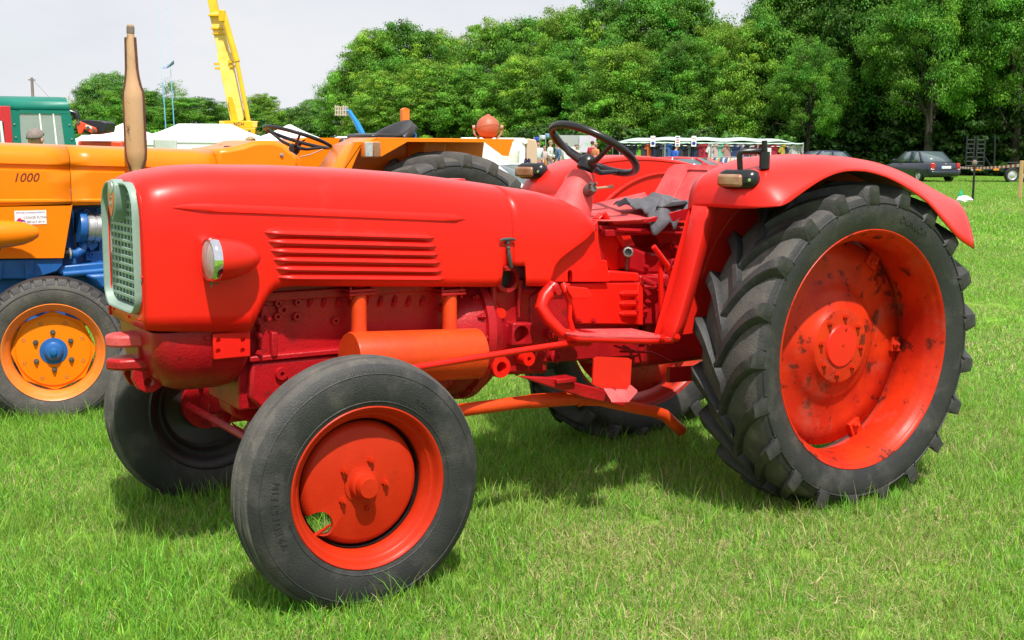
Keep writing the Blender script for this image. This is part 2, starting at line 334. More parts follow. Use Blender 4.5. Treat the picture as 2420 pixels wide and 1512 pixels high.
def front_wheel(center, turn, near):
    W = empty('front_wheel', np.array(center)-wloc(T), T)
    ax = (0, -1, 0)
    full = FT+[(-y, r) for y, r in FT[-2::-1]]
    sw_ = FT[:8]; MB().lathe([(r, y) for y, r in sw_], (0, 0, 0), ax, 96).lathe([(r, -y) for y, r in sw_], (0, 0, 0), ax, 96).build('tyre_sidewall', 'rubber', W, local=True, smooth=28)
    MB().lathe([(r, y) for y, r in full[7:-7]], (0, 0, 0), ax, 96).build('tyre_tread', 'rubber_tread', W, local=True, smooth=28)
    for r0 in (.303, .398): MB().lathe([(r0-.004, tyre_y(FS, r0-.004)-.001), (r0, tyre_y(FS, r0)+.0025), (r0+.004, tyre_y(FS, r0+.004)-.001)], (0, 0, 0), ax, 96).build('sidewall_rib', 'rubber', W, local=True)
    rim = MB().lathe([(.262, .060), (.279, .076), (.286, .084), (.287, .090), (.283, .093), (.276, .089), (.268, .078), (.262, .064), (.256, .058), (.251, .056), (.245, .046), (.236, .034), (.232, .02), (.230, -.03)], (0, 0, 0), ax, 80).build('rim', 'rim_red', W, local=True)
    MB().lathe([(.226, .018), (.226, -.03), (.246, -.052), (.254, -.072), (.281, -.093), (.289, -.09)], (0, 0, 0), ax, 64).build('rim_inside', 'black_paint', W, local=True)
    d = MB().lathe([(.0005, .012), (.19, .012), (.203, .005), (.212, -.012), (.222, -.03), (.228, -.03), (.218, .002), (.208, .018), (.192, .026), (.0005, .027)], (0, 0, 0), ax, 96).build('disc', 'rim_red', W, local=True)
    hole_through(d, R_(218))
    db = MB().lathe([(.0005, .0105), (.19, .0105), (.2015, .0035), (.2105, -.0135), (.2205, -.0315), (.229, -.0315), (.229, -.034), (.218, -.034), (.208, -.016), (.198, .001), (.188, .007), (.0005, .007)], (0, 0, 0), ax, 64).build('disc_back', 'black_paint', W, local=True)
    hole_through(db, R_(218))
    MB().lathe([(.066, .026), (.066, .031), (.052, .034), (.050, .05), (.046, .056), (.040, .058), (.039, .082), (.034, .090), (.0005, .091)], (0, 0, 0), ax, 32).build('hub', 'rim_red', W, local=True)
    MB().lathe([(.0005, -.02), (.115, -.02), (.118, .008)], (0, 0, 0), ax, 32).build('hub_flange', 'red_cast', W, local=True)
    for k in range(5):
        q = R_(68+72*k); MB().bolt((.088*math.cos(q), -.027, .088*math.sin(q)), ax, .011, .014).build('wheel_bolt', 'rim_red', W, local=True)
        MB().bolt((.088*math.cos(q), .02, .088*math.sin(q)), (0, 1, 0), .011, .014).build('wheel_bolt', 'red_cast', W, local=True)
    a = R_(222); MB().tube([(.232*math.cos(a), -.02, .232*math.sin(a)), (.21*math.cos(a)+.012, -.035, .21*math.sin(a)+.006), (.19*math.cos(a)+.01, -.05, .19*math.sin(a)+.01)], [.008, .006, .004], 8).build('valve', 'rim_red', W, local=True)
    def ring(r0, a0):
        def fn(x, y, z):
            r = r0+y; f = a0-x/r0; return (r*math.cos(f), -(tyre_y(FS, r)+z+.0012), r*math.sin(f))
        return fn
    if near:
        lettering('VREDESTEIN', .034, 'rubber_text', W, ring(.335, R_(187)), depth=.0016, spacing=1.25, local=True)
        lettering('7.50-20', .024, 'rubber_text', W, ring(.33, R_(52)), depth=.0012, spacing=1.1, local=True)
    W.rotation_euler.z = turn
    return W
front_wheel((0, -.775, .437), R_(-1.2), True)
front_wheel((0, .775, .437), math.pi+R_(-1.2), False)

RTY = [(.152, .524), (.165, .548), (.1765, .585), (.181, .615), (.180, .64), (.174, .662), (.163, .678), (.14, .692), (.09, .702), (.045, .707), (0, .708)]
def lug_mesh(sgn):
    b = MB(); st = []
    for k in range(9):
        u = k/8; y = .184-(.184+.014)*u                          # from the shoulder to just past the middle
        th = -.34*u+.05*math.sin(u*math.pi)
        rb = float(np.interp(y, [-.02, 0, .045, .09, .14, .163, .174, .19], [.700, .702, .700, .694, .682, .666, .65, .63]))
        rt = float(np.interp(y, [-.02, .05, .12, .165, .19], [.741, .741, .738, .733, .722]))
        wt = (.022+.008*(1-u))/.74; wb = (.032+.010*(1-u))/.70
        st.append((y, th, rb, rt, wt, wb))
    def pt(r, f, y): return (-r*math.cos(f), -sgn*y, r*math.sin(f))
    G = [[pt(rb, th-wb, y), pt(rt-.004, th-wt, y), pt(rt, th-wt*.8, y), pt(rt, th+wt*.8, y), pt(rt-.004, th+wt, y), pt(rb, th+wb, y)] for y, th, rb, rt, wt, wb in st]
    y, th, rb, rt, wt, wb = st[0]                                 # foot of the lug running down the sidewall
    pre = [[pt(.645, th-wb*.9+.02, .1785), pt(.645, th-wb*.5+.02, .182), pt(.645, th-.01+.02, .183), pt(.645, th+.01+.02, .183), pt(.645, th+wb*.5+.02, .182), pt(.645, th+wb*.9+.02, .1785)],
           [pt(.662, th-wb*.9+.01, .178), pt(.662, th-wt+.01, .189), pt(.662, th-wt*.4, .191), pt(.662, th+wt*.4, .191), pt(.662, th+wt+.01, .189), pt(.662, th+wb*.9+.01, .178)]]
    b.grid(pre+G); n = len(pre+G)*6; b.f.append((n-6, n-5, n-4, n-3, n-2, n-1)); return b
def rear_wheel(center, turn, near):
    W = empty('rear_wheel', np.array(center)-wloc(T), T); ax = (0, -1, 0)
    MB().lathe([(r, y) for y, r in RTY[:7]], (0, 0, 0), ax, 96).lathe([(r, -y) for y, r in RTY[:7]], (0, 0, 0), ax, 96).build('tyre_sidewall', 'rubber', W, local=True)
    full = RTY[6:]+[(-y, r) for y, r in RTY[-2:5:-1]]
    MB().lathe([(r, y) for y, r in full], (0, 0, 0), ax, 96).build('tyre_tread', 'rubber_tread', W, local=True)
    MB().lathe([(.648, .1785), (.652, .183), (.656, .1755)], (0, 0, 0), ax, 96).build('sidewall_rib', 'rubber', W, local=True)
    NL = 21; la = lug_mesh(1).build('lug', 'rubber_lug', W, local=True, smooth=40); lb = lug_mesh(-1).build('lug', 'rubber_lug', W, local=True, smooth=40)
    for k in range(NL):
        for o, off in ((la, .1), (lb, .6)):
            c = o if k == 0 else share(o)
            c.rotation_euler.y = 2*math.pi*(k+off)/NL
    MB().lathe([(.515, .135), (.528, .146), (.536, .152), (.538, .158), (.534, .162), (.526, .158), (.519, .146), (.512, .134), (.505, .128), (.500, .115), (.488, .095), (.480, .07), (.478, -.02), (.49, -.06), (.505, -.11), (.515, -.135), (.536, -.152), (.538, -.160), (.526, -.158)], (0, 0, 0), ax, 96).build('rim', 'rim_stained', W, local=True)
    # wheel disc with eight scallops, dished
    n = 128; rad = [.02, .10, .155, .165, .178, .20, .235, .255, .27, .30, .34, .38, 1.0]
    dep = [.004, .004, .004, .002, -.012, -.026, -.034, -.046, -.058, -.066, -.07, -.072, -.074]
    G = []
    for r, t in zip(rad, dep):
        row = []
        for j in range(n):
            q = 2*math.pi*j/n; lob = max(0, math.cos(6*q+.5))**.6
            rr = r if r < .9 else .470+.005*lob
            row.append((rr*math.cos(q), -t-(0.004 if r > .9 else 0), rr*math.sin(q)))
        row.append(row[0]); G.append(row)
    MB().grid(G).build('disc', 'rim_stained', W, local=True, solid=.012, soff=0)
    MB().lathe([(.0005, -.03), (.098, -.03), (.098, .012), (.092, .018), (.03, .02), (.0005, .02)], (0, 0, 0), ax, 40).build('hub_cap', 'red_fender', W, local=True)
    for x, z in ((.004, .004), (.02, .075)): MB().boss((x, -.0195, z), ax, .007, .003, .5, .004, 10).build('hub_stud', 'rim_red', W, local=True)
    for k in range(8):
        q = R_(82-45*k); MB().lathe([(.018, 0), (.018, .003), (.014, .003), (.014, .014), (.009, .014), (.009, .026), (.0005, .026)], (.132*math.cos(q), -.004, .132*math.sin(q)), ax, 6).build('wheel_bolt', 'rim_red', W, local=True)
    for k in range(6):
        q = (2*math.pi*k-.5)/6; c, s = math.cos(q), math.sin(q); M = Matrix.Rotation(-q, 3, 'Y')
        b = MB().box((.455*c, .062, .455*s), (.07, .03, .07), rot=M)
        b.bolt((.440*c, .052, .440*s), ax, .018, .018)
        b.build('rim_clamp', 'rim_stained', W, local=True, bevel=.004)
    def ring(r0, a0):
        def fn(x, y, z):
            r = r0+y; f = a0-x/r0; return (r*math.cos(f), -(tyre_y(RTY[:7], r)+z+.0012), r*math.sin(f))
        return fn
    if near: lettering('DUNLOP', .042, 'rubber_text', W, ring(.585, R_(66)), depth=.0015, spacing=1.15, local=True)
    W.rotation_euler.z = turn; return W
RWX = 2.416
rear_wheel((RWX, -.76, .714), 0, True)
rear_wheel((RWX, .76, .714), math.pi, False)

# ---- hood: a loft of cross-sections
HW = [(-.56, .225), (-.545, .236), (-.52, .247), (-.47, .256), (-.3, .264), (.95, .285)]
ZT = [(-.56, 1.462), (-.545, 1.478), (-.52, 1.489), (-.479, 1.499), (-.40, 1.511), (-.304, 1.517), (0, 1.513), (.303, 1.501), (.60, 1.479), (.845, 1.450), (.95, 1.436)]
p_ = lambda x, y: P(x, y, -.262)
ZB = [(-.56, .944), (-.2, .918)]
for q in ((589, 783), (600, 760), (618, 722), (634, 695), (646, 684), (661, 678), (692, 675), (1165, 676)): v = p_(*q); ZB.append((v[0], v[2]))
ZB = [z for z in ZB if z[0] != -.2]
xr = P(1187, 640, -.283)[0]
ZB += [(ZB[-1][0]+.022, ZB[-1][1]+.012), (xr, 1.10), (.95, 1.105)]
def hood_section(x, w, zt, zb):
    prof = [(0, 0), (.25, .003), (.5, .011), (.68, .025), (.80, .045), (.885, .072), (.94, .103), (.972, .138), (.99, .175), (1, .215)]
    pts = [(w*a, zt-d) for a, d in prof]; z0 = pts[-1][1]
    for k in range(1, 7): pts.append((w*(1+.012*math.sin(k/6*math.pi)), z0+(zb-z0)*k/6))
    return [(x, -a, b) for a, b in reversed(pts)]+[(x, a, b) for a, b in pts[1:]]
xs = sorted(set([-.56, -.545, -.52, -.49, -.45, -.4, -.3]+[round(z[0], 4) for z in ZB if z[0] > -.5]+list(np.linspace(-.06, .93, 14))+[.948]))
xs = [x for i, x in enumerate(xs) if i == 0 or x-xs[i-1] > .0015]
b = MB(); b.grid([hood_section(x, interp(x, HW), interp(x, ZT), interp(x, ZB)) for x in xs])
b.build('hood', 'red_paint', T, smooth=50, solid=.006, soff=1)
# front panel below and round the grille
fx = lambda z: -.557+.03*(1.0-z) if z < 1.0 else -.557
b = MB(); ring_o = []; ring_i = []
def rrect(hw, z0, z1, rt_, rb_, n=7):
    pts = []
    for cx, cz, r, a0 in ((hw-rt_, z1-rt_, rt_, 0), (-hw+rt_, z1-rt_, rt_, 90), (-hw+rb_, z0+rb_, rb_, 180), (hw-rb_, z0+rb_, rb_, 270)):
        for k in range(n): q = R_(a0+90*k/(n-1)); pts.append((cx+r*math.cos(q), cz+r*math.sin(q)))
    return pts
ro = rrect(.226, .942, 1.463, .115, .012); ri = rrect(.186, 1.002, 1.452, .085, .065)
b.grid([[(-.553, y, z) for y, z in ro+ro[:1]], [(-.562, y, z) for y, z in ri+ri[:1]]])
b.build('front_panel', 'red_paint', T, solid=.006, soff=0)
for y, z in ((-.165, .975), (-.03, .968), (-.216, 1.13), (.165, .975)): MB().bolt((-.556, y, z), (-1, 0, 0), .008, .006).build('screw', 'red_paint', T)
GR = MB(); ra = rrect(.203, .990, 1.462, .10, .078); rb = rrect(.186, 1.006, 1.446, .085, .065); rc = rrect(.176, 1.018, 1.436, .076, .056)
GR.grid([[(x, y, z) for y, z in q+q[:1]] for x, q in ((-.552, ra), (-.578, ra), (-.586, rrect(.198, .995, 1.457, .096, .073)), (-.584, rrect(.192, 1.001, 1.451, .09, .068)), (-.56, rrect(.186, 1.008, 1.444, .084, .062)), (-.535, rrect(.180, 1.014, 1.438, .078, .056)))])
GRO = GR.build('grille_frame', 'grille_green', T)
MB().add([(-.515, -.2, .98), (-.515, .2, .98), (-.515, .2, 1.46), (-.515, -.2, 1.46)], [(0, 1, 2, 3)]).build('radiator_core', 'radiator', T)
nv, nh = 8, 14
for k in range(nv):
    y = -.150+.300*k/(nv-1); zt_ = 1.432-(.03 if k in (0, nv-1) else 0)
    MB().box((-.546, y, (zt_+1.024)/2), (.018, .013, zt_-1.024)).build('grille_bar', 'grille_green', T, bevel=.002)
for k in range(nh):
    z = 1.043+.375*k/(nh-1); hw = .172 if k < nh-2 else .14
    MB().box((-.5505, 0, z), (.016, 2*hw, .012)).build('grille_slat', 'grille_green', T, bevel=.002)
# shield badge
sh = [(0, 1.315), (.030, 1.35), (.045, 1.39), (.048, 1.43), (.044, 1.452), (.026, 1.466), (0, 1.470)]; sh = sh+[(-a, c) for a, c in sh[-2:0:-1]]
MB().prism([(-.60, y, z) for y, z in sh], (.06, 0, 0)).build('badge', 'grille_green', T, bevel=.004)
sh2 = [(0, 1.332), (.026, 1.362), (.036, 1.395), (.037, 1.42)]; sh2 = sh2+[(-a, c) for a, c in sh2[:0:-1]]
bd = MB().prism([(-.603, y, z) for y, z in sh2], (.01, 0, 0)).build('badge_shield', 'badge_orange', T)
lettering('G', .05, 'grille_green', T, lambda x, y, z: (-.6035-z, -x, 1.375+y), name='badge_emblem', depth=.001)
MB().lathe([(.026, 0), (.026, .004), (.021, .005), (.0005, .005)], (-.6, 0, 1.438), (-1, 0, 0), 24).build('badge_disc', 'aluminium', T)

def sidey(x): return -interp(x, HW)*1.004
# swage line on the hood side
for sgn in (1, -1):
    G = []
    for k in range(25):
        u = k/24; q = P(408+(1100-408)*u, 490+(518-490)*u, -.27); x = q[0]; zc = q[2]
        hh = .0125*min(1, (u*9)**.6)*min(1, ((1-u)*40)**.5)+1e-4; dd = .009*min(1, u*8)*min(1, (1-u)*30)
        y0 = sidey(x)+.001
        G.append([(x, sgn*(y0), zc+hh*1.5), (x, sgn*(y0-dd*.7), zc+hh*.9), (x, sgn*(y0-dd), zc), (x, sgn*(y0-dd), zc-hh*.7), (x, sgn*y0, zc-hh*1.1)])
    MB().grid(G).build('side_moulding', 'red_paint', T, smooth=60)
# louvres
LL = [(50, 70), (78, 150), (98, 232), (120, 310), (145, 390), (168, 470)]; LR = [(1590, 115), (1610, 190), (1625, 265), (1645, 335), (1660, 410), (1678, 480)]
for (a, c) in zip(LL, LR):
    A = P(*Z8(*a), -.268); B = P(*Z8(*c), -.275); G = []; Gu = []
    for k in range(41):
        u = k/40; e = min(1, (u/.09)) if u < .5 else min(1, (1-u)/.09); e = math.sin(min(1, max(e, 0))*math.pi/2)
        x = A[0]+(B[0]-A[0])*u; zl = A[2]+(B[2]-A[2])*u+.010*e*0
        y0 = sidey(x); d = .034*e+.0008; h = .024*e+.001
        row = []
        for t in np.linspace(0, 1, 7): row.append((x, y0-d*math.sin(t*math.pi/2)**1.3, zl+h*(1-t)**.9-(.004*e)*t))
        G.append(row)
        Gu.append([row[-1], (x, y0-d*.86, zl-.006*e), (x, y0-d*.55, zl-.001), (x, y0+.001, zl+.006*e)])
    b = MB().grid(G); b.grid(Gu); b.build('louvre', 'red_paint', T, smooth=40)
    G2 = [[(x, -y, z) for x, y, z in r] for r in G]; b = MB().grid(G2); b.grid([[(x, -y, z) for x, y, z in r] for r in Gu]); b.build('louvre', 'red_paint', T, smooth=40)
# headlights
for sgn in (-1, 1):
    o = np.array([-.352, sgn*.318, 1.193]); ax = np.array([1., -sgn*.10*-1*0-0.0, 0])
    hax = (1, -sgn*.0, 0); hl = MB().lathe([(.0765, .012), (.0775, .02), (.0765, .04), (.073, .07), (.066, .105), (.054, .14), (.037, .168), (.018, .184), (.0005, .189)], o, hax, 36).build('headlight', 'red_fender', T)
    MB().lathe([(.070, -.006), (.074, -.008), (.080, 0), (.0815, .012), (.0805, .022), (.076, .024)], o, hax, 40).build('headlight_rim', 'chrome', hl)
    MB().lathe([(.071, -.004), (.055, -.010), (.036, -.0145), (.018, -.0165), (.0005, -.017)], o, hax, 36).build('lens', 'lens', hl)
    MB().tube([o+np.array([.005, 0, -.08]), o+np.array([.005, 0, -.098])], [.005, .003], 8).cyl(o+np.array([.0, 0, -.088]), o+np.array([.03, 0, -.086]), .0018, 6).build('clip_screw', 'iron', hl)
    MB().lathe([(.055, 0), (.05, .03), (.045, .05)], o+np.array([.06, -sgn*.07, 0]), (0, sgn, 0), 24).build('lamp_foot', 'red_paint', hl)
# filler cap, fine ridges round the edge
q = P(1073, 428, -.03); b = MB(); n = 48
b.add([], []); ringp = lambda r, z, amp=0: [(q[0]+(r+amp*(j % 2))*math.cos(2*math.pi*j/n), q[1]+(r+amp*(j % 2))*math.sin(2*math.pi*j/n), z) for j in range(n+1)]
b.grid([ringp(.046, 1.435), ringp(.046, 1.455, .002), ringp(.044, 1.459, .002), ringp(.02, 1.461), ringp(.0005, 1.461)]).build('filler_cap', 'red_fender', T)
# rubber hood latch
b = MB(); k1 = P(*Z8(2240, 150), -.30); k2 = P(*Z8(2245, 215), -.305); k3 = P(*Z8(2255, 300), -.312); k4 = P(*Z8(2270, 385), -.30)
b.tube([P(*Z8(2172, 150), -.302), P(*Z8(2190, 138), -.303), P(*Z8(2240, 135), -.305), P(*Z8(2290, 136), -.303), P(*Z8(2305, 143), -.302)], [.004, .006, .0075, .006, .004], 8)
b.tube([k1, P(*Z8(2240, 180), -.303)], [.010, .006], 8); b.sphere(k2, .0095, 10, 8); b.tube([k2, k3, k4], [.007, .0085, .008], 8)
b.build('latch_strap', 'grey_rubber', T)
MB().box(P(*Z8(2235, 392), -.293), (.03, .012, .022)).bolt(P(*Z8(2215, 390), -.298), NY, .005, .006).build('latch_bracket', 'red_cast', T, bevel=.002)

# ---- cowl behind the hood
CT = [(.952, 1.4355), (1.06, 1.420), (1.15, 1.408), (1.22, 1.395), (1.29, 1.373), (1.345, 1.343), (1.38, 1.31), (1.402, 1.272)]
CBt = []
for q in ((325, 560), (327, 690), (595, 690), (610, 620), (650, 480), (700, 410), (760, 350), (880, 255), (1000, 170), (1080, 90)): v = P(*Zc(*q), -.285); CBt.append((v[0], v[2]))
CBt = [(.952, 1.105), (CBt[0][0]-.004, 1.103), (CBt[1][0], CBt[1][1])]+CBt[2:]+[(1.402, 1.235)]
CX = sorted(set([.952, 1.0, 1.05, 1.09]+[round(c[0], 4) for c in CBt]+[c[0] for c in CT])); CX = [x for i, x in enumerate(CX) if i == 0 or x-CX[i-1] > .002]
G = []
for x in CX:
    w = interp(x, [(.95, .285), (1.3, .285), (1.36, .28), (1.402, .262)]); zt_ = interp(x, CT); zb_ = min(interp(x, CBt), zt_-.03)
    sc = min(1, (zt_-zb_)/.4); prof = [(0, 0), (.25, .003), (.5, .011), (.68, .025), (.80, .045), (.885, .072), (.94, .103), (.972, .138), (.99, .175), (1, .215)]
    k_ = min(1, (zt_-zb_)*.9/.215); pts = [(w*a, zt_-d*k_) for a, d in prof]; z0 = pts[-1][1]
    for k in range(1, 6): pts.append((w, z0+(zb_-z0)*k/5))
    G.append([(x, -a, c) for a, c in reversed(pts)]+[(x, a, c) for a, c in pts[1:]])
MB().grid(G).build('cowl', 'red_paint', T, smooth=50, solid=.006, soff=1)
# inner side panel below the cowl with its slot
pp = [(560, 645), (640, 480), (760, 320), (1000, 120), (1130, -40), (1142, 200), (1170, 400), (1232, 404), (1250, 512), (1262, 645)]
o = MB().prism([P(*Zc(*q), -.245) for q in pp], (0, .03, 0)).build('side_panel', 'red_paint', T, bevel=.003)
sl_ = [P(*Zc(*q), -.3) for q in ((880, 700), (880, 550), (890, 528), (905, 522), (922, 530), (932, 552), (934, 700))]
cut(o, MB().prism(sl_, (0, .2, 0)))
MB().prism([P(*Zc(*q), -.2) for q in ((560, 645), (640, 480), (760, 320), (1130, -40), (1142, 200), (1250, 512), (1262, 645))], (0, .4, 0)).build('bulkhead', 'red_cast', T)
MB().prism([P(*Zc(*q), -.225) for q in ((1250, 520), (1592, 545), (1592, 642), (1235, 640))], (0, .35, 0)).build('top_cover', 'red_paint', T, bevel=.006)
# slanting floor channel beside the column
MB().prism([P(*Zc(*q), -.10) for q in ((1135, -60), (1215, -130), (1460, 300), (1440, 505), (1270, 505), (1142, 200))], (0, .05, 0)).build('slanted_channel', 'red_paint', T, bevel=.006)
MB().tube([P(*Zc(1200, -120), -.12), P(*Zc(1380, 170), -.12), P(*Zc(1455, 300), -.12)], .012, 8).build('channel_edge', 'red_paint', T)
MB().prism([(1.42, .34, 1.02), (2.2, .34, 1.02), (2.2, .34, 1.32), (1.36, .34, 1.34)], (0, .01, 0)).build('far_floor_side', 'red_paint', T)

# ---- front casting with tow jaw
G = []
def cast_ring(x0, x1, w, z, rr):
    pts = []; n = 8
    for cx, cy, a0 in ((x1-.02, w-.02, 0), (x0+rr, w-rr, 90), (x0+rr, -w+rr, 180), (x1-.02, -w+.02, 270)):
        r = .02 if cx > (x0+x1)/2 else rr
        for k in range(n): q = R_(a0+90*k/(n-1)); pts.append((cx+r*math.cos(q), cy+r*math.sin(q), z))
    return pts+pts[:1]
for x0, x1, w, z, rr in ((-.532, -.172, .236, .928, .05), (-.532, -.172, .238, .92, .05), (-.53, -.174, .236, .86, .06), (-.522, -.178, .226, .80, .07), (-.495, -.19, .19, .745, .08), (-.455, -.21, .14, .705, .08), (-.41, -.235, .09, .685, .06)): G.append(cast_ring(x0, x1, w, z, rr))
cst = MB().grid(G); n = len(G[0]); cst.f.append(tuple(range(n-1))); cst.f.append(tuple(range(len(G)*n-n, len(G)*n-1)))
cst.build('front_casting', 'red_cast', T, smooth=60)
b = MB().box((-.253, -.247, .868), (.142, .018, .098)); pl = b.build('bolt_plate', 'red_paint', T, bevel=.005)
cb = MB()
for q in ((1528, 1262), (1700, 1258), (1527, 1337), (1698, 1333)): v = P(*Z5(*q), -.256); cb.cyl(v+NY*.03, v-NY*.015, .0095, 14)
cut(pl, cb)
MB().box((-.253, .247, .868), (.142, .018, .098)).build('bolt_plate', 'red_paint', T, bevel=.005)
MB().bolt(P(*Z5(1445, 1243), -.237), NY, .01, .008).build('casting_bolt', 'red_cast', T)
for z, zt_ in ((.880, .046), (.793, .042)):
    pts = [(-.625, .035), (-.645, .0), (-.625, -.035), (-.60, -.055), (-.50, -.075), (-.50, .075), (-.60, .055)]
    MB().prism([(x, y, z-zt_/2) for x, y in pts], (0, 0, zt_)).build('tow_jaw', 'red_dull' if z > .85 else 'red_cast', T, bevel=.01)
MB().box((-.515, 0, .839), (.05, .12, .08)).build('jaw_web', 'red_cast', T, bevel=.006)
for y in (-.06, .05):
    lg = MB().prism([(x, y, z) for x, z in ((-.45, .79), (-.56, .785), (-.565, .74), (-.545, .70), (-.515, .683), (-.485, .684), (-.45, .705), (-.40, .73))], (0, .028, 0)).build('tow_lug', 'red_cast', T, bevel=.004)
    cut(lg, MB().cyl((-.505, y-.1, .722), (-.505, y+.1, .722), .019, 18))
# ---- front axle
MB().prism([(x, -.07, z) for x, z in ((-.17, .70), (-.02, .70), (.0, .60), (-.05, .53), (-.12, .525), (-.19, .56), (-.2, .62))], (0, .14, 0)).build('axle_pivot', 'red_cast', T, bevel=.012)
MB().lathe([(.05, 0), (.05, .02), (.03, .025), (.03, .04), (.0005, .04)], (-.09, 0, .575), (-1, 0, 0), 20).lathe([(.055, 0), (.055, .1)], (-.19, 0, .575), (1, 0, 0), 20).build('pivot_pin', 'red_cast', T)
MB().prism([(-.05, y, z) for y, z in ((-.60, .50), (-.40, .55), (0, .60), (.40, .55), (.60, .50), (.60, .42), (.40, .47), (0, .50), (-.40, .47), (-.60, .42))], (.09, 0, 0)).build('axle_beam', 'red_cast', T, bevel=.01)
for s in (-1, 1):
    MB().cyl((0, s*.63, .36), (0, s*.63, .56), .036, 18).cyl((0, s*.63, .437), (0, s*.76, .437), .045, 20, .05).build('steering_knuckle', 'red_cast', T, bevel=.004)
MB().tube([(-.14, -.60, .47), (-.14, .60, .47)], .016, 10).build('track_rod', 'red_cast', T)

# ---- engine
MB().hexa([(-.20, -.17, .60), (.74, -.17, .60), (.74, .17, .60), (-.20, .17, .60), (-.20, -.17, 1.08), (.74, -.17, 1.05), (.74, .17, 1.05), (-.20, .17, 1.08)]).build('engine_block', 'red_cast', T, bevel=.008)
MB().prism([(-.19, -.215, z) for z in ()] or [(x, -.205, z) for x, z in ((-.16, .785), (.70, .785), (.70, .60), (.3, .56), (-.12, .60), (-.17, .65))], (0, .41, 0)).build('oil_sump', 'red_cast', T, bevel=.012)
MB().box((.29, -.19, .80), (.92, .05, .022)).build('sump_flange', 'red_cast', T, bevel=.005)
MB().box((.28, -.178, 1.028), (.92, .03, .035)).build('block_rail', 'red_cast', T, bevel=.004)
MB().box((.25, 0, 1.12), (.95, .30, .16)).build('cylinder_heads', 'black_paint', T, bevel=.01)
for k in range(9):
    q = P(*Z8(480+125*k, 690), -.172); MB().tube([q+np.array([.006, .006, .02]), q+np.array([0, -.004, 0]), q+np.array([-.006, .006, -.018])], .0095, 8).build('pushrod_tube', 'red_cast', T)
for (x, y, r) in ((190, 705, .015), (362, 695, .014), (233, 760, .024), (183, 822, .016), (355, 820, .017), (698, 858, .016), (1655, 745, .018)):
    MB().boss(P(*Z8(x, y), -.171), NY, r, .016, .38).build('engine_boss', 'red_cast', T)
MB().boss(P(*Z8(222, 1330), -.205), NY, .025, .014, .34).build('sump_boss', 'red_cast', T)
# timing cover and pump at the front of the engine
MB().prism([P(*Z8(*q), -.20) for q in ((50, 720), (115, 720), (140, 950), (140, 1180), (100, 1240), (20, 1240), (30, 900))], (0, .38, 0)).build('timing_cover', 'red_cast', T, bevel=.008)
MB().prism([P(*Z8(*q), -.222) for q in ((140, 965), (200, 962), (198, 1180), (140, 1190))], (0, .05, 0)).build('cover_pad', 'red_cast', T, bevel=.006)
MB().box((-.215, 0, .84), (.07, .30, .2)).build('front_spacer', 'red_cast', T, bevel=.01)
for q in ((22, 990), (25, 1150), (15, 860), (100, 840)): MB().bolt(P(*Z8(*q), -.205), NY, .011, .014).build('cover_bolt', 'red_cast', T)
# exhaust: two down pipes into a drum, and the tail pipe
ex = MB(); ya = -.315
A = np.array([.19, ya, .787]); B = np.array([.765, ya, .757])
MB().lathe([(.0005, 0), (.100, 0), (.103, .006), (.103, .57), (.09, .578), (.0005, .578)], A, B-A, 40).build('silencer_drum', 'orange_red', T)
for xz in ((915, 650, 960), (1722, 650, 940)):
    a = P(*Z8(xz[0], xz[1]-70), -.235); c = P(*Z8(xz[0], xz[2]+40), -.25)
    MB().tube([a, a+(c-a)*.8, c], [.030, .030, .034], 18).build('exhaust_downpipe', 'orange_red', T)
    f_ = P(*Z8(xz[0], xz[1]-35), -.235); MB().box(f_, (.115, .075, .010)).box(f_+np.array([0, 0, .013]), (.11, .07, .012)).cyl(f_+np.array([-.045, -.02, -.02]), f_+np.array([-.045, -.02, .03]), .006, 8).cyl(f_+np.array([.045, -.02, -.02]), f_+np.array([.045, -.02, .03]), .006, 8).build('pipe_flange', 'red_cast', T, bevel=.002)
    MB().tube([a+np.array([0, 0, -.005]), a+np.array([0, .03, .05]), a+np.array([0, .10, .08])], .03, 12).build('manifold_elbow', 'red_cast', T)
tp = [P(*Z7(*q), -.36) for q in ((440, 1190), (900, 1130), (1215, 1108))]; tq = [P(*Z7(*q), -.36) for q in ((1215, 1108), (1400, 1120), (1600, 1165), (1780, 1200), (1850, 1225), (1900, 1270), (1972, 1335))]
MB().tube([(.3, -.335, .70), (.3, -.34, .60), (.36, -.35, .55), (.45, -.36, .543), tp[0], tp[1]], .027, 16).build('tail_pipe', 'orange_red', T)
MB().tube([tp[1]+(tp[0]-tp[1])*.02, tp[1]+(tp[2]-tp[1])*.06, tp[2]], [.027, .031, .031], 16).build('pipe_sleeve', 'orange_red', T)
MB().tube(tq, [.030, .027, .027, .027, .027, .027, .028], 18, cap=False).build('tail_pipe_end', 'orange_red', T, solid=.003, soff=-1)
MB().lathe([(.033, -.008), (.036, 0), (.033, .008)], tq[0]+(tq[1]-tq[0])*.2, tq[1]-tq[0], 20).build('pipe_clamp', 'orange_red', T)
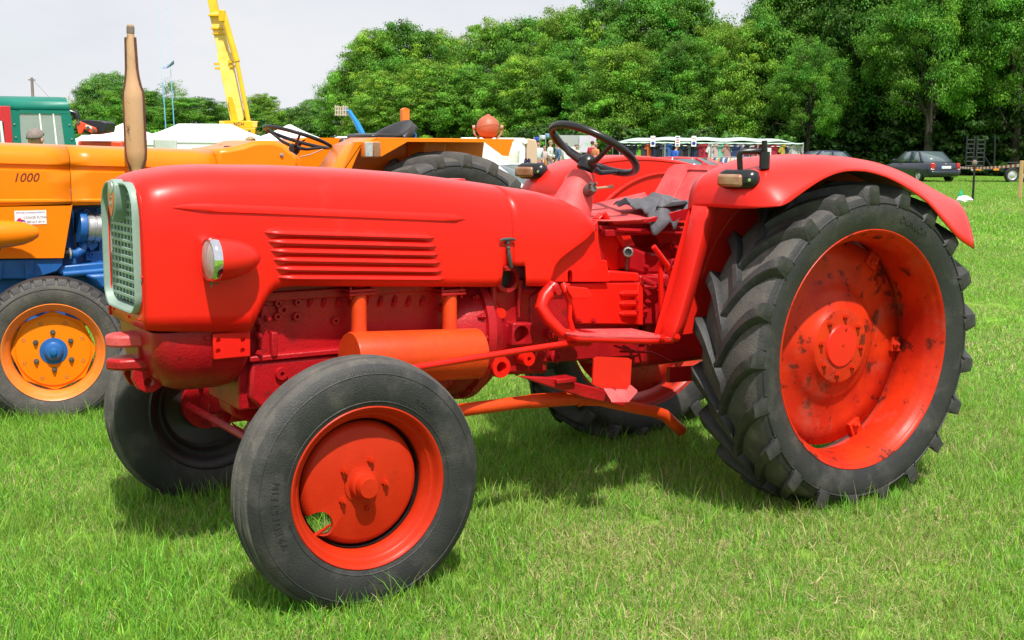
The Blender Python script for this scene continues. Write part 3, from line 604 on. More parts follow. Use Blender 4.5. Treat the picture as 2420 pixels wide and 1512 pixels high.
# ---- bell housing, clutch housing, gearbox
MB().lathe([(.0005, -.16), (.22, -.16), (.255, -.10), (.265, -.03), (.285, -.028), (.285, .01), (.268, .012), (.25, .06), (.20, .12), (.0005, .12)], (.87, 0, .79), (1, 0, -.07), 56).build('bell_housing', 'red_cast', T)
for k in range(10):
    q = R_(100+k*19); c, s = math.cos(q), math.sin(q); MB().bolt((.838, .272*c, .79+.272*s), (-1, 0, 0), .012, .016).build('flange_bolt', 'red_cast', T)
MB().prism([P(*Z7(*q), -.19) for q in ((650, 330), (1040, 330), (1040, 940), (640, 950))], (0, .38, 0)).build('clutch_housing', 'red_cast', T, bevel=.02)
MB().tube([P(*Z7(655, 330), -.21), P(*Z7(655, 700), -.22), P(*Z7(640, 900), -.21)], .016, 8).build('housing_rib', 'red_cast', T)
MB().tube([P(*Z7(835, 280), -.20), P(*Z7(832, 540), -.21)], [.014, .006], 8).build('housing_rib', 'red_cast', T)
MB().lathe([(.058, -.06), (.062, .0), (.058, .012), (.040, .012), (.038, -.07), (.0005, -.07)], P(*Z7(745, 270), -.225), (0, -1, 0), 30).build('engine_lug', 'red_cast', T); MB().lathe([(.038, 0), (.0005, 0)], P(*Z7(745, 270), -.225)-NY*.03, NY, 24).build('bore_shade_disc', 'black_paint', T)  # black disc set in the bore to imitate its deep shade
MB().boss(P(*Z7(697, 512), -.215), NY, .022, .02, .02, .001).build('housing_plug', 'red_paint', T)
o = MB().prism([P(*Z7(*q), -.245) for q in ((795, 580), (935, 580), (935, 735), (780, 745))], (0, .10, 0)).build('inspection_flange', 'red_cast', T, bevel=.008)
v = P(*Z7(855, 662), -.25); MB().lathe([(.039, 0), (.0005, 0)], v-NY*.078, NY, 24).build('bore_shade_disc', 'black_paint', T); cut(o, MB().cyl(v+NY*.05, v-NY*.085, .038, 30))  # black disc at the hole's bottom stands in for the shade inside
for q in ((808, 603), (925, 605)): MB().boss(P(*Z7(*q), -.244), NY, .007, .002, .6, .004, 10).build('flange_hole', 'red_cast', T)
MB().prism([P(*Z7(*q), -.205) for q in ((660, 600), (800, 580), (790, 760), (660, 770))], (0, .1, 0)).build('housing_step', 'red_cast', T, bevel=.012)
MB().lathe([(.042, -.14), (.046, 0), (.044, .008), (.024, .008), (.022, -.06), (.0005, -.06)], P(*Z7(705, 890), -.27), (0, -1, 0), 28).build('pivot_boss', 'red_paint', T)
MB().lathe([(.03, -.12), (.032, 0), (.03, .006), (.01, .006), (.01, -.03), (.0005, -.03)], P(*Z7(900, 832), -.25), (0, -1, 0), 24).build('pivot_boss', 'red_paint', T)
for q in ((970, 800), (1085, 810), (1065, 655)):
    v = P(*Z7(*q), -.215); MB().lathe([(.032, -.03), (.03, .014), (.02, .018), (.02, .03), (.0005, .03)], v, (0, -1, 0), 20).bolt(v+NY*.028, NY, .012, .012).build('shaft_nut', 'red_cast', T)
MB().prism([P(*Z7(*q), -.208) for q in ((1020, 630), (1100, 630), (1110, 830), (1030, 840))], (0, .05, 0)).build('shaft_bracket', 'red_cast', T, bevel=.01)
MB().prism([P(*Zc(*q), -.20) for q in ((540, 690), (600, 640), (1600, 642), (1600, 1130), (1600, 1480), (380, 1560), (380, 800))], (0, .40, 0)).build('gearbox', 'red_cast', T, bevel=.012)
MB().prism([P(*Zc(*q), -.225) for q in ((850, 900), (760, 660), (1590, 650), (1585, 1125), (895, 1115))], (0, .04, 0)).build('gearbox_side_cover', 'red_paint', T, bevel=.008)
MB().prism([P(*Zc(*q), -.235) for q in ((1575, 655), (1640, 655), (1640, 1130), (1575, 1125))], (0, .03, 0)).build('cover_rib', 'red_paint', T, bevel=.006)
for k in range(3):
    a = P(*Zc(1370, 770+k*112), -.226); c = P(*Zc(1540, 770+k*112), -.226); b = MB()
    b.tube([a, a+(c-a)*.15+NY*.006, c+NY*.012, c], [.004, .013, .015, .004], 8).build('cover_ridge', 'red_paint', T)
for q in ((1545, 855), (1550, 970), (1680, 860), (1660, 970), (920, 1075), (1078, 1075)): MB().bolt(P(*Zc(*q), -.236), NY, .010, .012).build('cover_bolt', 'red_cast', T)
MB().prism([P(*Zc(*q), -.215) for q in ((1600, 570), (1830, 575), (1830, 1130), (1600, 1130))], (0, .4, 0)).build('rear_housing', 'red_cast', T, bevel=.012)
MB().box((2.15, 0, .80), (.75, .34, .44)).build('rear_transmission', 'red_cast', T, bevel=.03)
for s in (-1, 1): MB().tube([(RWX, s*.1, .714), (RWX, s*.35, .714), (RWX, s*.52, .714), (RWX, s*.74, .714)], [.17, .15, .10, .08], 24).build('axle_housing', 'red_cast', T)
MB().prism([P(*Zc(*q), -.16) for q in ((1445, 500), (1440, 280), (1520, 240), (1640, 300), (1830, 330), (1850, 560), (1610, 560))], (0, .3, 0)).build('shift_tower', 'red_cast', T, bevel=.015)
for q in ((1685, 345), (1670, 475), (1690, 580)): MB().bolt(P(*Zc(*q), -.162), NY, .012, .008).build('tower_bolt', 'red_cast', T)
MB().prism([P(*Zc(*q), -.13) for q in ((1830, 290), (2150, 200), (2150, 700), (1830, 700))], (0, .3, 0)).build('hydraulic_block', 'red_cast', T, bevel=.02)
for k in range(7):
    q = Zc(1960+30*(k % 3), 250+95*k/1.6); MB().lathe([(.02, -.05), (.02, .01), (.012, .012), (.012, .03), (.0005, .03)], P(*q, -.14), (0, -1, .2), 12).build('valve_stub', 'red_cast', T)
for q0, q1 in (((1620, 600), (1850, 700)), ((1640, 690), (1860, 680)), ((1900, 700), (1960, 860)), ((1880, 520), (2060, 560))):
    MB().tube([P(*Zc(*q0), -.24), P(*Zc((q0[0]+q1[0])/2, (q0[1]+q1[1])/2+15), -.26), P(*Zc(*q1), -.24)], .012, 8).build('linkage_rod', 'red_cast', T)
# gear knob, hand lever
v = P(*Zc(1470, 310), -.20); MB().lathe([(.0005, -.045), (.02, -.045), (.026, -.02), (.024, .0), (.016, .002), (.014, -.02), (.0005, -.02)], v, (-.5, -.8, .25), 8).cyl(v+np.array([.02, .03, -.03]), v+np.array([.03, .05, -.09]), .008, 8).build('lever_socket', 'iron', T)
a = P(*Zc(1750, 250), -.30); c = P(*Zc(1920, 480), -.30); d = P(*Zc(2010, 710), -.30)
MB().tube([a, c], .0125, 12).tube([a+(a-c)*.02, a], [.008, .0125], 10).tube([c, d], .0165, 12).lathe([(.019, -.004), (.019, .004)], c, d-c, 14).build('hand_lever', 'red_paint', T)
MB().prism([P(*Zc(*q), -.29) for q in ((1815, 415), (1850, 420), (1872, 980), (1825, 985))], (0, .012, 0)).build('lever_strap', 'red_paint', T)
# brake pedal and arm
MB().prism([P(*Zc(*q), -.36) for q in ((790, 690), (1020, 712), (1078, 800), (1040, 828), (850, 830), (800, 745))], (0, .014, 0)).build('brake_pedal', 'red_paint', T, bevel=.004)
MB().tube([P(*Zc(745, 670), -.30), P(*Zc(790, 760), -.33), P(*Zc(820, 850), -.33), P(*Zc(815, 1050), -.33), P(*Zc(850, 1180), -.33), P(*Zc(930, 1240), -.31)], [.014, .016, .012, .011, .012, .014], 10).build('pedal_arm', 'red_paint', T)
# steering drop arm and drag link
MB().tube([P(*Z7(1075, 330), -.29), P(*Z7(1010, 400), -.30), P(*Z7(985, 470), -.31), P(*Z7(1030, 545), -.33), P(*Z7(1130, 650), -.36), P(*Z7(1270, 690), -.38)], [.036, .030, .028, .026, .024, .02], 16).build('drop_arm', 'red_paint', T)
v = P(*Z7(1078, 355), -.31); MB().lathe([(.04, -.05), (.038, .0), (.028, .004), (.028, .016), (.016, .018), (.016, .036), (.0005, .036)], v, (0, -1, 0), 6).build('drop_arm_nut', 'red_cast', T)
e = P(*Z7(1308, 705), -.40); MB().tube([e, P(*Z7(900, 765), -.44), (.30, -.56, .775), (-.02, -.62, .70)], .0135, 14).build('drag_link', 'red_paint', T)
MB().lathe([(.0005, -.02), (.022, -.02), (.025, 0), (.022, .012), (.010, .014), (.010, .028), (.0005, .028)], e, (0, -1, 0), 20).tube([e, e+(P(*Z7(1200, 722), -.41)-e)], [.018, .0175], 14).build('ball_joint', 'red_paint', T)
MB().tube([(-.02, -.62, .70), (-.01, -.63, .60), (0, -.63, .55)], .022, 12).build('knuckle_arm', 'red_paint', T)
# ---- footplate, step, arm
fp = [P(*Z7(1225, 598), -.45), P(*Z7(1255, 580), -.33), P(*Z7(1700, 590), -.33)]
xa, xb = 1.165, 1.60
fpt = [(1.165, -.36), (1.135, -.43), (1.155, -.485), (1.45, -.575), (1.585, -.585), (1.60, -.28), (1.2, -.28)]
zf = lambda x: .822-.03*(x-1.16)/.44
o = MB().prism([(x, y, zf(x)-.008) for x, y in fpt], (0, 0, .008)).build('footplate', 'red_dull', T)
cb = MB()
for i in range(7):
    for j in range(3):
        x = 1.25+.05*i+.012*j; y = -.36-.055*j; cb.cyl((x, y, .5), (x, y, 1.1), .008, 8)
cut(o, cb)
lip = [(x, y) for x, y in fpt[1:5]]
MB().grid([[(x, y, zf(x)) for x, y in lip], [(x, y, zf(x)-.028) for x, y in lip]]).build('footplate_lip', 'red_paint', T, solid=.006)
MB().prism([P(*Z7(*q), -.40) for q in ((1300, 650), (1500, 680), (1800, 750), (1880, 760), (1880, 690), (1300, 640))], (0, .1, 0)).build('footplate_bracket', 'red_cast', T)
for q in ((1838, 685), (1938, 680)): MB().bolt(P(*Z7(*q), -.59), NY, .013, .008).build('plate_bolt', 'red_paint', T)
sp = [P(*Z7(*q), -.60) for q in ((1385, 818), (1600, 826), (1622, 840), (1612, 1020), (1662, 1062), (1600, 1130), (1480, 1138), (1420, 1070), (1348, 1010), (1358, 832))]
MB().prism([sp[0], sp[1], sp[2], sp[3], P(*Z7(1590, 1055), -.60), P(*Z7(1425, 1045), -.60), sp[8], sp[9]], (0, .008, 0)).build('step_plate', 'red_fender', T)
s1, s2, s3, s4 = P(*Z7(1425, 1045), -.60), P(*Z7(1612, 1022), -.60), P(*Z7(1640, 1090), -.66), P(*Z7(1480, 1135), -.66)
MB().prism([s1, P(*Z7(1590, 1055), -.60), s2, P(*Z7(1662, 1062), -.635), P(*Z7(1600, 1135), -.67), s4], (0, .004, .007)).build('step_foot', 'red_dull', T)
MB().prism([P(*Z7(*q), -.44) for q in ((830, 955), (1100, 965), (1400, 1040), (1580, 1120), (1575, 1170), (1300, 1110), (1050, 1030))], (0, .03, 0)).build('step_arm', 'red_cast', T, bevel=.006)
MB().box(P(*Z7(1130, 975), -.42), (.10, .08, .02)).build('step_arm_pad', 'red_cast', T, bevel=.004)
MB().tube([P(*Z7(1480, 1050), -.46), P(*Z7(1480, 1050), -.60)], .02, 10).build('step_bracket', 'red_cast', T)
for q0, q1 in (((1500, 740), (1640, 870)), ((1560, 740), (1700, 900)), ((1540, 780), (1900, 850))):
    MB().tube([P(*Z7(*q0), -.25), P(*Z7((q0[0]+q1[0])/2+40, (q0[1]+q1[1])/2-30), -.26), P(*Z7(*q1), -.25)], .006, 6).build('brake_pipe', 'red_cast', T)
MB().prism([P(*Z7(*q), -.15) for q in ((1340, 690), (1960, 720), (1960, 860), (1500, 900), (1300, 860))], (0, .3, 0)).build('lower_housing', 'red_cast', T, bevel=.02)
for s in (-1, 1):
    MB().prism([(1.9, s*.2, .50), (3.05, s*.28, .48), (3.05, s*.28, .54), (1.9, s*.2, .57)], (0, .025, 0)).build('lift_arm', 'red_cast', T)

# ---- fenders
FC = [(1.742, 1.36), (1.748, 1.42), (1.772, 1.475), (1.83, 1.515), (1.95, 1.555), (2.06, 1.572), (2.18, 1.580), (2.28, 1.579), (2.40, 1.573), (2.55, 1.555), (2.70, 1.523), (2.82, 1.487), (2.94, 1.448), (3.05, 1.415), (3.13, 1.39)]
FE = [(1.803, 1.379), (1.83, 1.384), (1.86, 1.394), (1.90, 1.415), (1.98, 1.455), (2.05, 1.485), (2.13, 1.508), (2.21, 1.517), (2.32, 1.512), (2.46, 1.482), (2.60, 1.430), (2.72, 1.372), (2.84, 1.285), (2.95, 1.207), (3.069, 1.153)]
def spl(tab, n):
    t = np.arange(len(tab)); u = np.linspace(0, len(tab)-1, n); out = []
    for k in (0, 1):
        yv = np.array([p[k] for p in tab]); m = np.gradient(yv); i = np.clip(u.astype(int), 0, len(tab)-2); f = u-i
        h = (2*f**3-3*f**2+1)*yv[i]+(f**3-2*f**2+f)*m[i]+(-2*f**3+3*f**2)*yv[i+1]+(f**3-f**2)*m[i+1]; out.append(h)
    return list(zip(*out))
CR, ED = spl(FC, 57), spl(FE, 57)
SECT = [(.475, 0.0, -.02), (.52, 0, -.004), (.60, 0, 0), (.70, .01, 0), (.77, .05, 0), (.82, .13, 0), (.86, .27, 0), (.895, .46, 0), (.925, .67, 0), (.948, .86, 0), (.96, 1., 0)]
for s in (-1, 1):
    F = MB(); F.grid([[(c[0]+(e[0]-c[0])*f, s*y, c[1]+(e[1]-c[1])*f+dz-(.03 if s > 0 else .012)) for y, f, dz in SECT] for c, e in zip(CR, ED)])
    fe = F.build('fender', 'red_fender', T, smooth=60, solid=.006, soff=0); fe.data.materials.append(MATS['black_paint']); fe.modifiers[0].material_offset = 1  # black underside: dirt and the shade under the arch in one colour
    wall = [(c[0], c[1]-.017-(.03 if s > 0 else .012)) for c in CR[0::2]]
    MB().prism([(x, s*.478, z) for x, z in wall]+[(3.10, s*.478, 1.2), (2.95, s*.478, .80), (1.56, s*.478, .78)], (0, s*.006, 0)).build('fender_wall', 'red_fender', fe)
    # raised half-round bead on the inner wall
    bead = [(2.416+.62*math.cos(q)*1.02, .80+.66*math.sin(q)) for q in np.linspace(R_(25), R_(160), 26)]
    MB().tube([(x, s*.476, z) for x, z in bead], .010, 8).build('wall_bead', 'red_fender', fe)
    G = []
    for k in range(9):
        u = k/8; x = 1.562+(1.742-1.562)*u**.8; z = .775+(1.36-.775)*u; w = .585-.0*u+.02*u
        G.append([(x+.045, s*.476, z), (x+.012, s*.49, z), (x, s*.505, z), (x, s*(w-.012), z), (x+.006, s*w, z), (x+.05, s*(w+.002), z)])
    MB().grid(G).build('fender_front_plate', 'red_fender', fe, solid=.005, smooth=50)
    # indicator lamp
    c0 = np.array([1.762, s*.765, 1.468]); rotm = Matrix.Rotation(R_(22), 3, 'Z')
    def bx(dx, dy, dz, size, m, name, par, bev):
        v = np.array(rotm @ Vector((dx, dy*s, dz)))+c0; return MB().box(v, size, rot=rotm).build(name, m, par, bevel=bev)
    il = bx(.0, .0, 0, (.075, .175, .082), 'black_plastic', 'indicator', fe, .03)
    bx(-.024, -.028, -.004, (.026, .10, .046), 'amber', 'indicator_lens', il, .012) if False else None
    v = np.array(rotm @ Vector((-.030, .026, -.004)))+c0
    MB().box(v, (.036, .112, .052), rot=rotm).build('indicator_lens', 'amber', fe, bevel=.012)
    v = np.array(rotm @ Vector((-.0385, -.062, 0)))+c0; MB().bolt(v, rotm @ Vector((-1, 0, 0)), .006, .004).build('lens_screw', 'chrome', fe)
# grab handle and stub on the near fender
h = [P(*Z3(2110, 660), -.73), P(*Z3(2102, 510), -.73), P(*Z3(2112, 482), -.735), P(*Z3(2140, 472), -.74), P(*Z3(2280, 468), -.775), P(*Z3(2312, 478), -.78), P(*Z3(2326, 505), -.785), P(*Z3(2345, 640), -.785)]
MB().tube(h, .0125, 12).build('grab_handle', 'black_plastic', T)
st = P(*Z3(2350, 618), -.80); MB().tube([st-np.array([0, 0, .01]), st+np.array([0, 0, .06])], .022, 16).tube([st+np.array([0, 0, .06]), st+np.array([-.005, 0, .105])], .012, 12).build('beacon_stub', 'black_plastic', T)
# ---- steering wheel and column
sc_ = P(*Zs(890, 615), 0.0); ax = np.array([.60, 0, 1.]); ax /= np.linalg.norm(ax)
e1 = np.array([1, 0, -.60]); e1 /= np.linalg.norm(e1); e2 = np.array([0, 1., 0]); RS = .212
top = P(1403, 352.6, 0.0)
MB().tube([top+RS*(e1*math.cos(q)+e2*math.sin(q)) for q in np.linspace(0, 2*math.pi, 65)], .0175, 12, cap=False).build('steering_wheel', 'black_plastic', T)
MB().lathe([(.0005, .02), (.03, .018), (.042, .005), (.046, -.02), (.04, -.05), (.0005, -.05)], sc_+ax*.02, ax, 28).build('steering_hub', 'black_plastic', T)
for q in (R_(12), R_(140), R_(255)):
    d_ = e1*math.cos(q)+e2*math.sin(q); MB().tube([sc_+ax*.0+d_*.03, sc_+ax*.012+d_*.10, top+d_*(RS-.004)], [.019, .013, .010], 10).build('spoke', 'black_plastic', T)
cb0 = np.array([1.45, 0, 1.30])
MB().tube([cb0-np.array([.03, 0, .06]), cb0, sc_+(cb0-sc_)*.55, sc_-ax*.045], [.115, .100, .078, .056], 28).build('steering_column', 'red_dull', T)
MB().tube([sc_-ax*.05, sc_+ax*.0], .022, 14).build('steering_shaft', 'black_plastic', T)
v = P(*Zs(920, 915), -.095); MB().lathe([(.0005, -.03), (.022, -.03), (.027, -.015), (.028, .01), (.024, .022), (.0005, .024)], v, (.1, -.8, .5), 14).cyl(v+np.array([-.02, -.02, .02]), v+np.array([-.02, -.035, .03]), .007, 8).cyl(v+np.array([.01, -.02, .02]), v+np.array([.01, -.035, .03]), .006, 8).build('light_switch', 'iron', T)
MB().tube([v+np.array([.015, -.02, .005]), P(*Zs(1080, 892), -.12), P(*Zs(1185, 882), -.12)], [.006, .0055, .009], 10).build('switch_stalk', 'old_lever', T)
for q, pl_ in (((1150, 1000), .478), ((1035, 1075), .478)): pass
# ---- seat
sb = []
for x in np.linspace(1.47, 2.06, 12):
    w = .19*min(1, ((x-1.455)/.10)**.6)+.02; row = []
    for t in np.linspace(-1, 1, 9): row.append((x, t*w, 1.262+.012*(x-1.47)+.045*(t+1)/2*min(1, (x-1.455)/.16)+(.05*max(0, (x-1.72)/.34)*(abs(t)**4))+.012*abs(t)**4))
    sb.append(row)
MB().grid(sb).build('seat_pan', 'red_dull', T, solid=.008, smooth=60)
MB().prism([(1.70, -.225, 1.262), (2.07, -.225, 1.262), (2.07, -.225, 1.345), (1.95, -.225, 1.315), (1.72, -.225, 1.272)], (0, .008, 0)).build('seat_side', 'red_cast', T)
bt = lambda u, w: np.array([2.06+.13*u+.02*u*u, w, 1.27+.245*u])
o = MB().prism([bt(0, .20), bt(.25, .215), bt(.9, .20), bt(1, .165), bt(1, -.165), bt(.9, -.20), bt(.25, -.215), bt(0, -.20)], (.010, 0, -.004)).build('backrest', 'red_dull', T, bevel=.003)
rp = [bt(.18, .045), bt(.86, .045), bt(.90, .03), bt(.90, -.10), bt(.86, -.115), bt(.18, -.115)]
MB().tube([q+np.array([-.003, 0, 0]) for q in rp+rp[:1]], .006, 6).build('backrest_swage', 'red_dull', o)
MB().box((1.76, 0, 1.238), (.50, .30, .018)).box((1.74, -.16, 1.215), (.44, .04, .03)).box((1.74, .16, 1.215), (.44, .04, .03)).build('seat_frame', 'red_cast', T, bevel=.003)
MB().tube([P(*Zc(1340, 65), -.19), P(*Zc(2200, 110), -.19)], .011, 8).build('seat_rail', 'red_cast', T)
MB().prism([(1.86, -.1, 1.215), (2.10, -.1, 1.215), (2.2, -.1, .98), (2.0, -.1, .98)], (0, .2, 0)).build('seat_pedestal', 'red_cast', T)
# jacket thrown over the seat
J = tag(empty('jacket', (1.8, -.05, 1.29)), 'crumpled grey jacket with dark lining thrown over the tractor seat', 'jacket')
G = []; nx, ny = 34, 26
for i in range(nx):
    u = i/(nx-1); row = []
    for j in range(ny):
        v = j/(ny-1); x = 1.775+.29*u+.015*math.sin(9*v+3); y = .10-.34*v-.02*math.sin(7*u)
        edge = min(u, 1-u, v*1.1, (1-v)*1.1)
        z = 1.296+.02*(1-v)+.048*min(1, edge*3.2)**.7+.009*math.sin(9*u+6*v)+.010*abs(math.sin(12*v-8*u+1))+.004*math.sin(31*u+24*v)
        if v > .78 and u < .6: z -= (v-.78)/.22*(.075+.02*math.sin(13*u+1))*min(1, (.6-u)*5); x -= .02*(v-.78)/.22
        if u > .72: z += .012
        row.append((x, y, z))
    G.append(row)
MB().grid(G).build('jacket_cloth', 'jacket', J, smooth=60, solid=.004)
pk = P(*Z3(1580, 965), -.17); base = [(1.79, -.20, 1.32), (1.83, -.17, 1.33), (1.90, -.12, 1.335), (1.95, -.08, 1.33)]
G = []
for k, q in enumerate(base):
    q = np.array(q); u = k/3; tip = pk+np.array([.03*(u-.5), .04*(u-.5), -.02*abs(u-.6)])
    G.append([q+(tip-q)*t+np.array([.012*math.sin(3*t), -.02*math.sin(math.pi*t), 0]) for t in np.linspace(0, 1, 8)])
MB().grid(G).build('jacket_lapel', 'jacket_lining', J, smooth=60, solid=.006)
pp2 = P(*Z3(1640, 1070), -.03); pn = tag(MB().box(pp2, (.06, .05, .004)).build('paper_slip', 'white_sticker', None), 'small white paper slip lying behind the jacket on the seat', 'paper')
# ------------------------------------------------------------------ the orange and blue tractor parked behind
Z1 = zm(0, 0, 2.8); Z2 = zm(800, 180, 2.8)
O = thing('orange_tractor', 'long orange and blue tractor parked behind the red one with tall tan exhaust', 'tractor', (1.2, 3.5, 0))
YS = 3.2; YC = 3.5
ozt = lambda x: 1.592-.030*(x+.3)
zl = lambda py, px=250: P(px, py, YS)[2]
z_str, z_low = zl(472), zl(480); z_bot = zl(612, 100)
def osec(x, zb):
    t = ozt(x); c = (x+.3)*-.012
    pr = [(0, t), (.14, t-.003), (.22, t-.012), (.262, t-.03), (.287, t-.06), (.298, t-.095), (.300, t-.122), (.284, t-.126), (.284, t-.158), (.300, t-.163), (.3005, t-.24), (.300, z_str+c+.014), (.309, z_str+c+.006), (.309, z_str+c-.004), (.300, z_str+c-.012), (.300, zb)]
    return [(x, YC-a, b) for a, b in reversed(pr)]+[(x, YC+a, b) for a, b in pr[1:]]
xs0 = P(*Z1(497, 1300), YS)[0]; xs1 = P(*Z1(1515, 1090), YS)[0]
G = [osec(x, z_low-.01) for x in np.linspace(-1.0, xs0-.002, 8)]
MB().grid(G).build('front_hood', 'orange_paint', O, smooth=40, solid=.005)
G = [osec(x, z_low-.01) for x in np.linspace(xs0+.002, xs1-.002, 8)]
MB().grid(G).build('rear_hood', 'orange_paint', O, smooth=40, solid=.005)
# lower side panel ahead of the engine opening
lp = [(-1.0, z_low-.012)]+[(P(*Z5(*q), YS)[0], P(*Z5(*q), YS)[2]) for q in ((508, 308), (445, 686), (0, 690))]+[(-1.0, z_bot+.01)]
for y in (YS, YC+.294): MB().prism([(x, y, z) for x, z in lp], (0, .006, 0)).build('side_panel', 'orange_paint', O)
MB().box((-.62, YC, 1.15), (.06, .56, .55)).build('radiator', 'black_paint', O)
MB().box((-1.0, YC, 1.22), (.04, .6, .68)).build('nose_panel', 'orange_paint', O, bevel=.02)
# number and sticker on the hood side
u = P(*Z1(180, 1272), YS-.0015); sx = (P(*Z1(280, 1272), YS)[0]-P(*Z1(80, 1272), YS)[0])
lettering('1000', sx*.46, 'ink_brown', O, lambda x, y, z: (u[0]+x, YS-.0015-z, u[2]+y), shear=.28, depth=.0008)
a, c = P(*Z5(100, 356), YS-.002), P(*Z5(327, 448), YS-.002); sw, shh = c[0]-a[0], a[2]-c[2]
stk = MB().box(((a[0]+c[0])/2, YS-.0015, (a[2]+c[2])/2), (sw, .002, shh)).build('sticker', 'white_sticker', O)
def stx(body, size, fx_, fz, m, al='CENTER'): lettering(body, size, m, stk, lambda x, y, z: (a[0]+sw*fx_+x, YS-.003-z, c[2]+shh*fz+y), depth=.0003, align=al)
stx('SPRAYED & SANDBLASTED BY', sw*.068, .5, .80, 'ink_blue'); stx('CONOR FLYNN', sw*.105, .65, .42, 'ink'); stx('087-617 4714', sw*.10, .65, .10, 'ink')
b = MB(); 
for k in range(3): b.lathe([(.011, 0), (.011, .001), (.006, .001)], (a[0]+sw*(.09+.09*k), YS-.0025, c[2]+shh*.2), (0, -1, 0), 12)
b.build('sticker_print', 'ink_blue', stk)
MB().prism([(a[0]+sw*f, YS-.0032, c[2]+shh*h) for f, h in ((.06, .3), (.1, .45), (.18, .48), (.22, .36), (.3, .34), (.29, .22), (.1, .22))], (0, .001, 0)).build('sticker_print', 'ink_red', stk)
# round headlight on the nose
o = P(*Z5(-30, 520), 3.06); MB().lathe([(.0005, -.02), (.06, -.02), (.078, 0), (.08, .03), (.077, .09), (.067, .15), (.05, .2), (.027, .235), (.0005, .245)], o, (1, .05, 0), 32).build('headlight', 'orange_paint', O)
MB().cyl(o+np.array([.06, 0, 0]), o+np.array([.06, .16, 0]), .03, 12).build('headlight_bracket', 'orange_paint', O)
MB().bolt(o+np.array([.02, 0, -.08]), (0, 0, -1), .006, .01).build('clip_screw', 'iron', O)
# console with the dash
co = [P(*Z1(*q), YS) for q in ((1518, 1046), (1600, 1036), (1700, 1016), (1775, 990), (1830, 984), (1925, 985), (1985, 1008), (2095, 1105), (2092, 1195), (1985, 1240), (1518, 1240))]
MB().prism(co, (0, .6, 0)).build('dash_console', 'orange_paint', O, bevel=.03, smooth=50)
MB().bolt(P(*Z1(1972, 1085), YS-.004), NY, .012, .006).build('console_screw', 'aluminium', O)
MB().prism([P(*Z1(*q), YS+.04) for q in ((2040, 1060), (2110, 1110), (2120, 1240), (1990, 1240))], (0, .5, 0)).build('console_back', 'orange_paint', O, bevel=.01)
cp = P(*Z1(1620, 1045), YC-.15); cp[2] = ozt(cp[0])
MB().lathe([(.05, -.01), (.052, .004), (.052, .024), (.046, .030), (.0005, .031)], cp, (0, 0, 1), 30).build('fuel_cap', 'black_plastic', O)
cp2 = P(*Z1(1575, 1030), YC+.1); MB().lathe([(.04, -.02), (.04, .015), (.0005, .02)], cp2, (0, 0, 1), 20).build('filler_cap', 'black_plastic', O)
# engine seen through the opening
ez = lambda q, y: P(*Z5(*q), y)
MB().box((.55, YC, 1.0), (1.6, .30, .62)).build('engine_block', 'blue_paint', O, bevel=.01)
MB().box((-.18, YC+.05, 1.10), (.25, .36, .44)).build('fan_shroud', 'black_paint', O, bevel=.02)
A = ez((565, 470), 3.28); B = ez((720, 478), 3.28); dA = (B-A)/np.linalg.norm(B-A); LA = np.linalg.norm(B-A)
MB().lathe([(.0005, LA*.2), (.082, LA*.2), (.088, LA*.26), (.088, LA*.5), (.082, LA*.52), (.082, LA*.58), (.088, LA*.6), (.088, LA*.82), (.06, LA*.97), (.0005, LA)], A, dA, 28).build('alternator', 'aluminium', O)
MB().lathe([(.0005, -.02), (.095, -.02), (.098, -.01), (.098, .02), (.0005, .025)], A, dA, 28).build('alternator_pulley', 'blue_paint', O)
MB().tube([ez((700, 380), 3.24), ez((722, 410), 3.23), ez((715, 430), 3.24)], .008, 8).build('alternator_lead', 'iron', O)
MB().prism([ez(q, 3.27) for q in ((600, 560), (675, 545), (690, 600), (640, 640), (610, 600))], (0, .06, 0)).build('alternator_bracket', 'blue_paint', O, bevel=.004)
for q in ((618, 578), (660, 574)): MB().bolt(ez(q, 3.268), NY, .012, .01).build('bracket_bolt', 'blue_paint', O)
for dx in (0, .022): MB().tube([ez((525, 400), 3.30)+np.array([dx, 0, 0]), ez((520, 520), 3.3)+np.array([dx, 0, 0]), ez((535, 620), 3.3)+np.array([dx, 0, 0])], .007, 6).build('fan_belt', 'black_plastic', O)
MB().tube([ez((455, 650), 3.26), ez((530, 660), 3.26), ez((575, 630), 3.27), ez((585, 590), 3.29)], .028, 14).build('water_pipe', 'blue_paint', O)
MB().tube([ez((430, 655), 3.26), ez((500, 655), 3.26)], .034, 14).build('water_hose', 'black_plastic', O)
MB().lathe([(.035, -.006), (.038, 0), (.035, .006)], ez((487, 655), 3.26), (1, 0, 0), 18).build('hose_clip', 'aluminium', O)
for k, q in enumerate(((600, 640, 800, 700), (690, 560, 810, 640), (640, 690, 830, 735))):
    p0, p1 = ez(q[:2], 3.30), ez(q[2:], 3.30); MB().prism([p0, (p1[0], 3.30, p0[2]), p1, (p0[0], 3.30, p1[2])], (0, .08, 0)).build('engine_casting', 'blue_paint', O, bevel=.008)
for q in ((640, 660), (745, 590), (700, 720), (780, 690), (600, 360), (690, 350)): MB().boss(ez(q, 3.295), NY, .016, .014, .4).build('engine_boss', 'blue_paint', O)
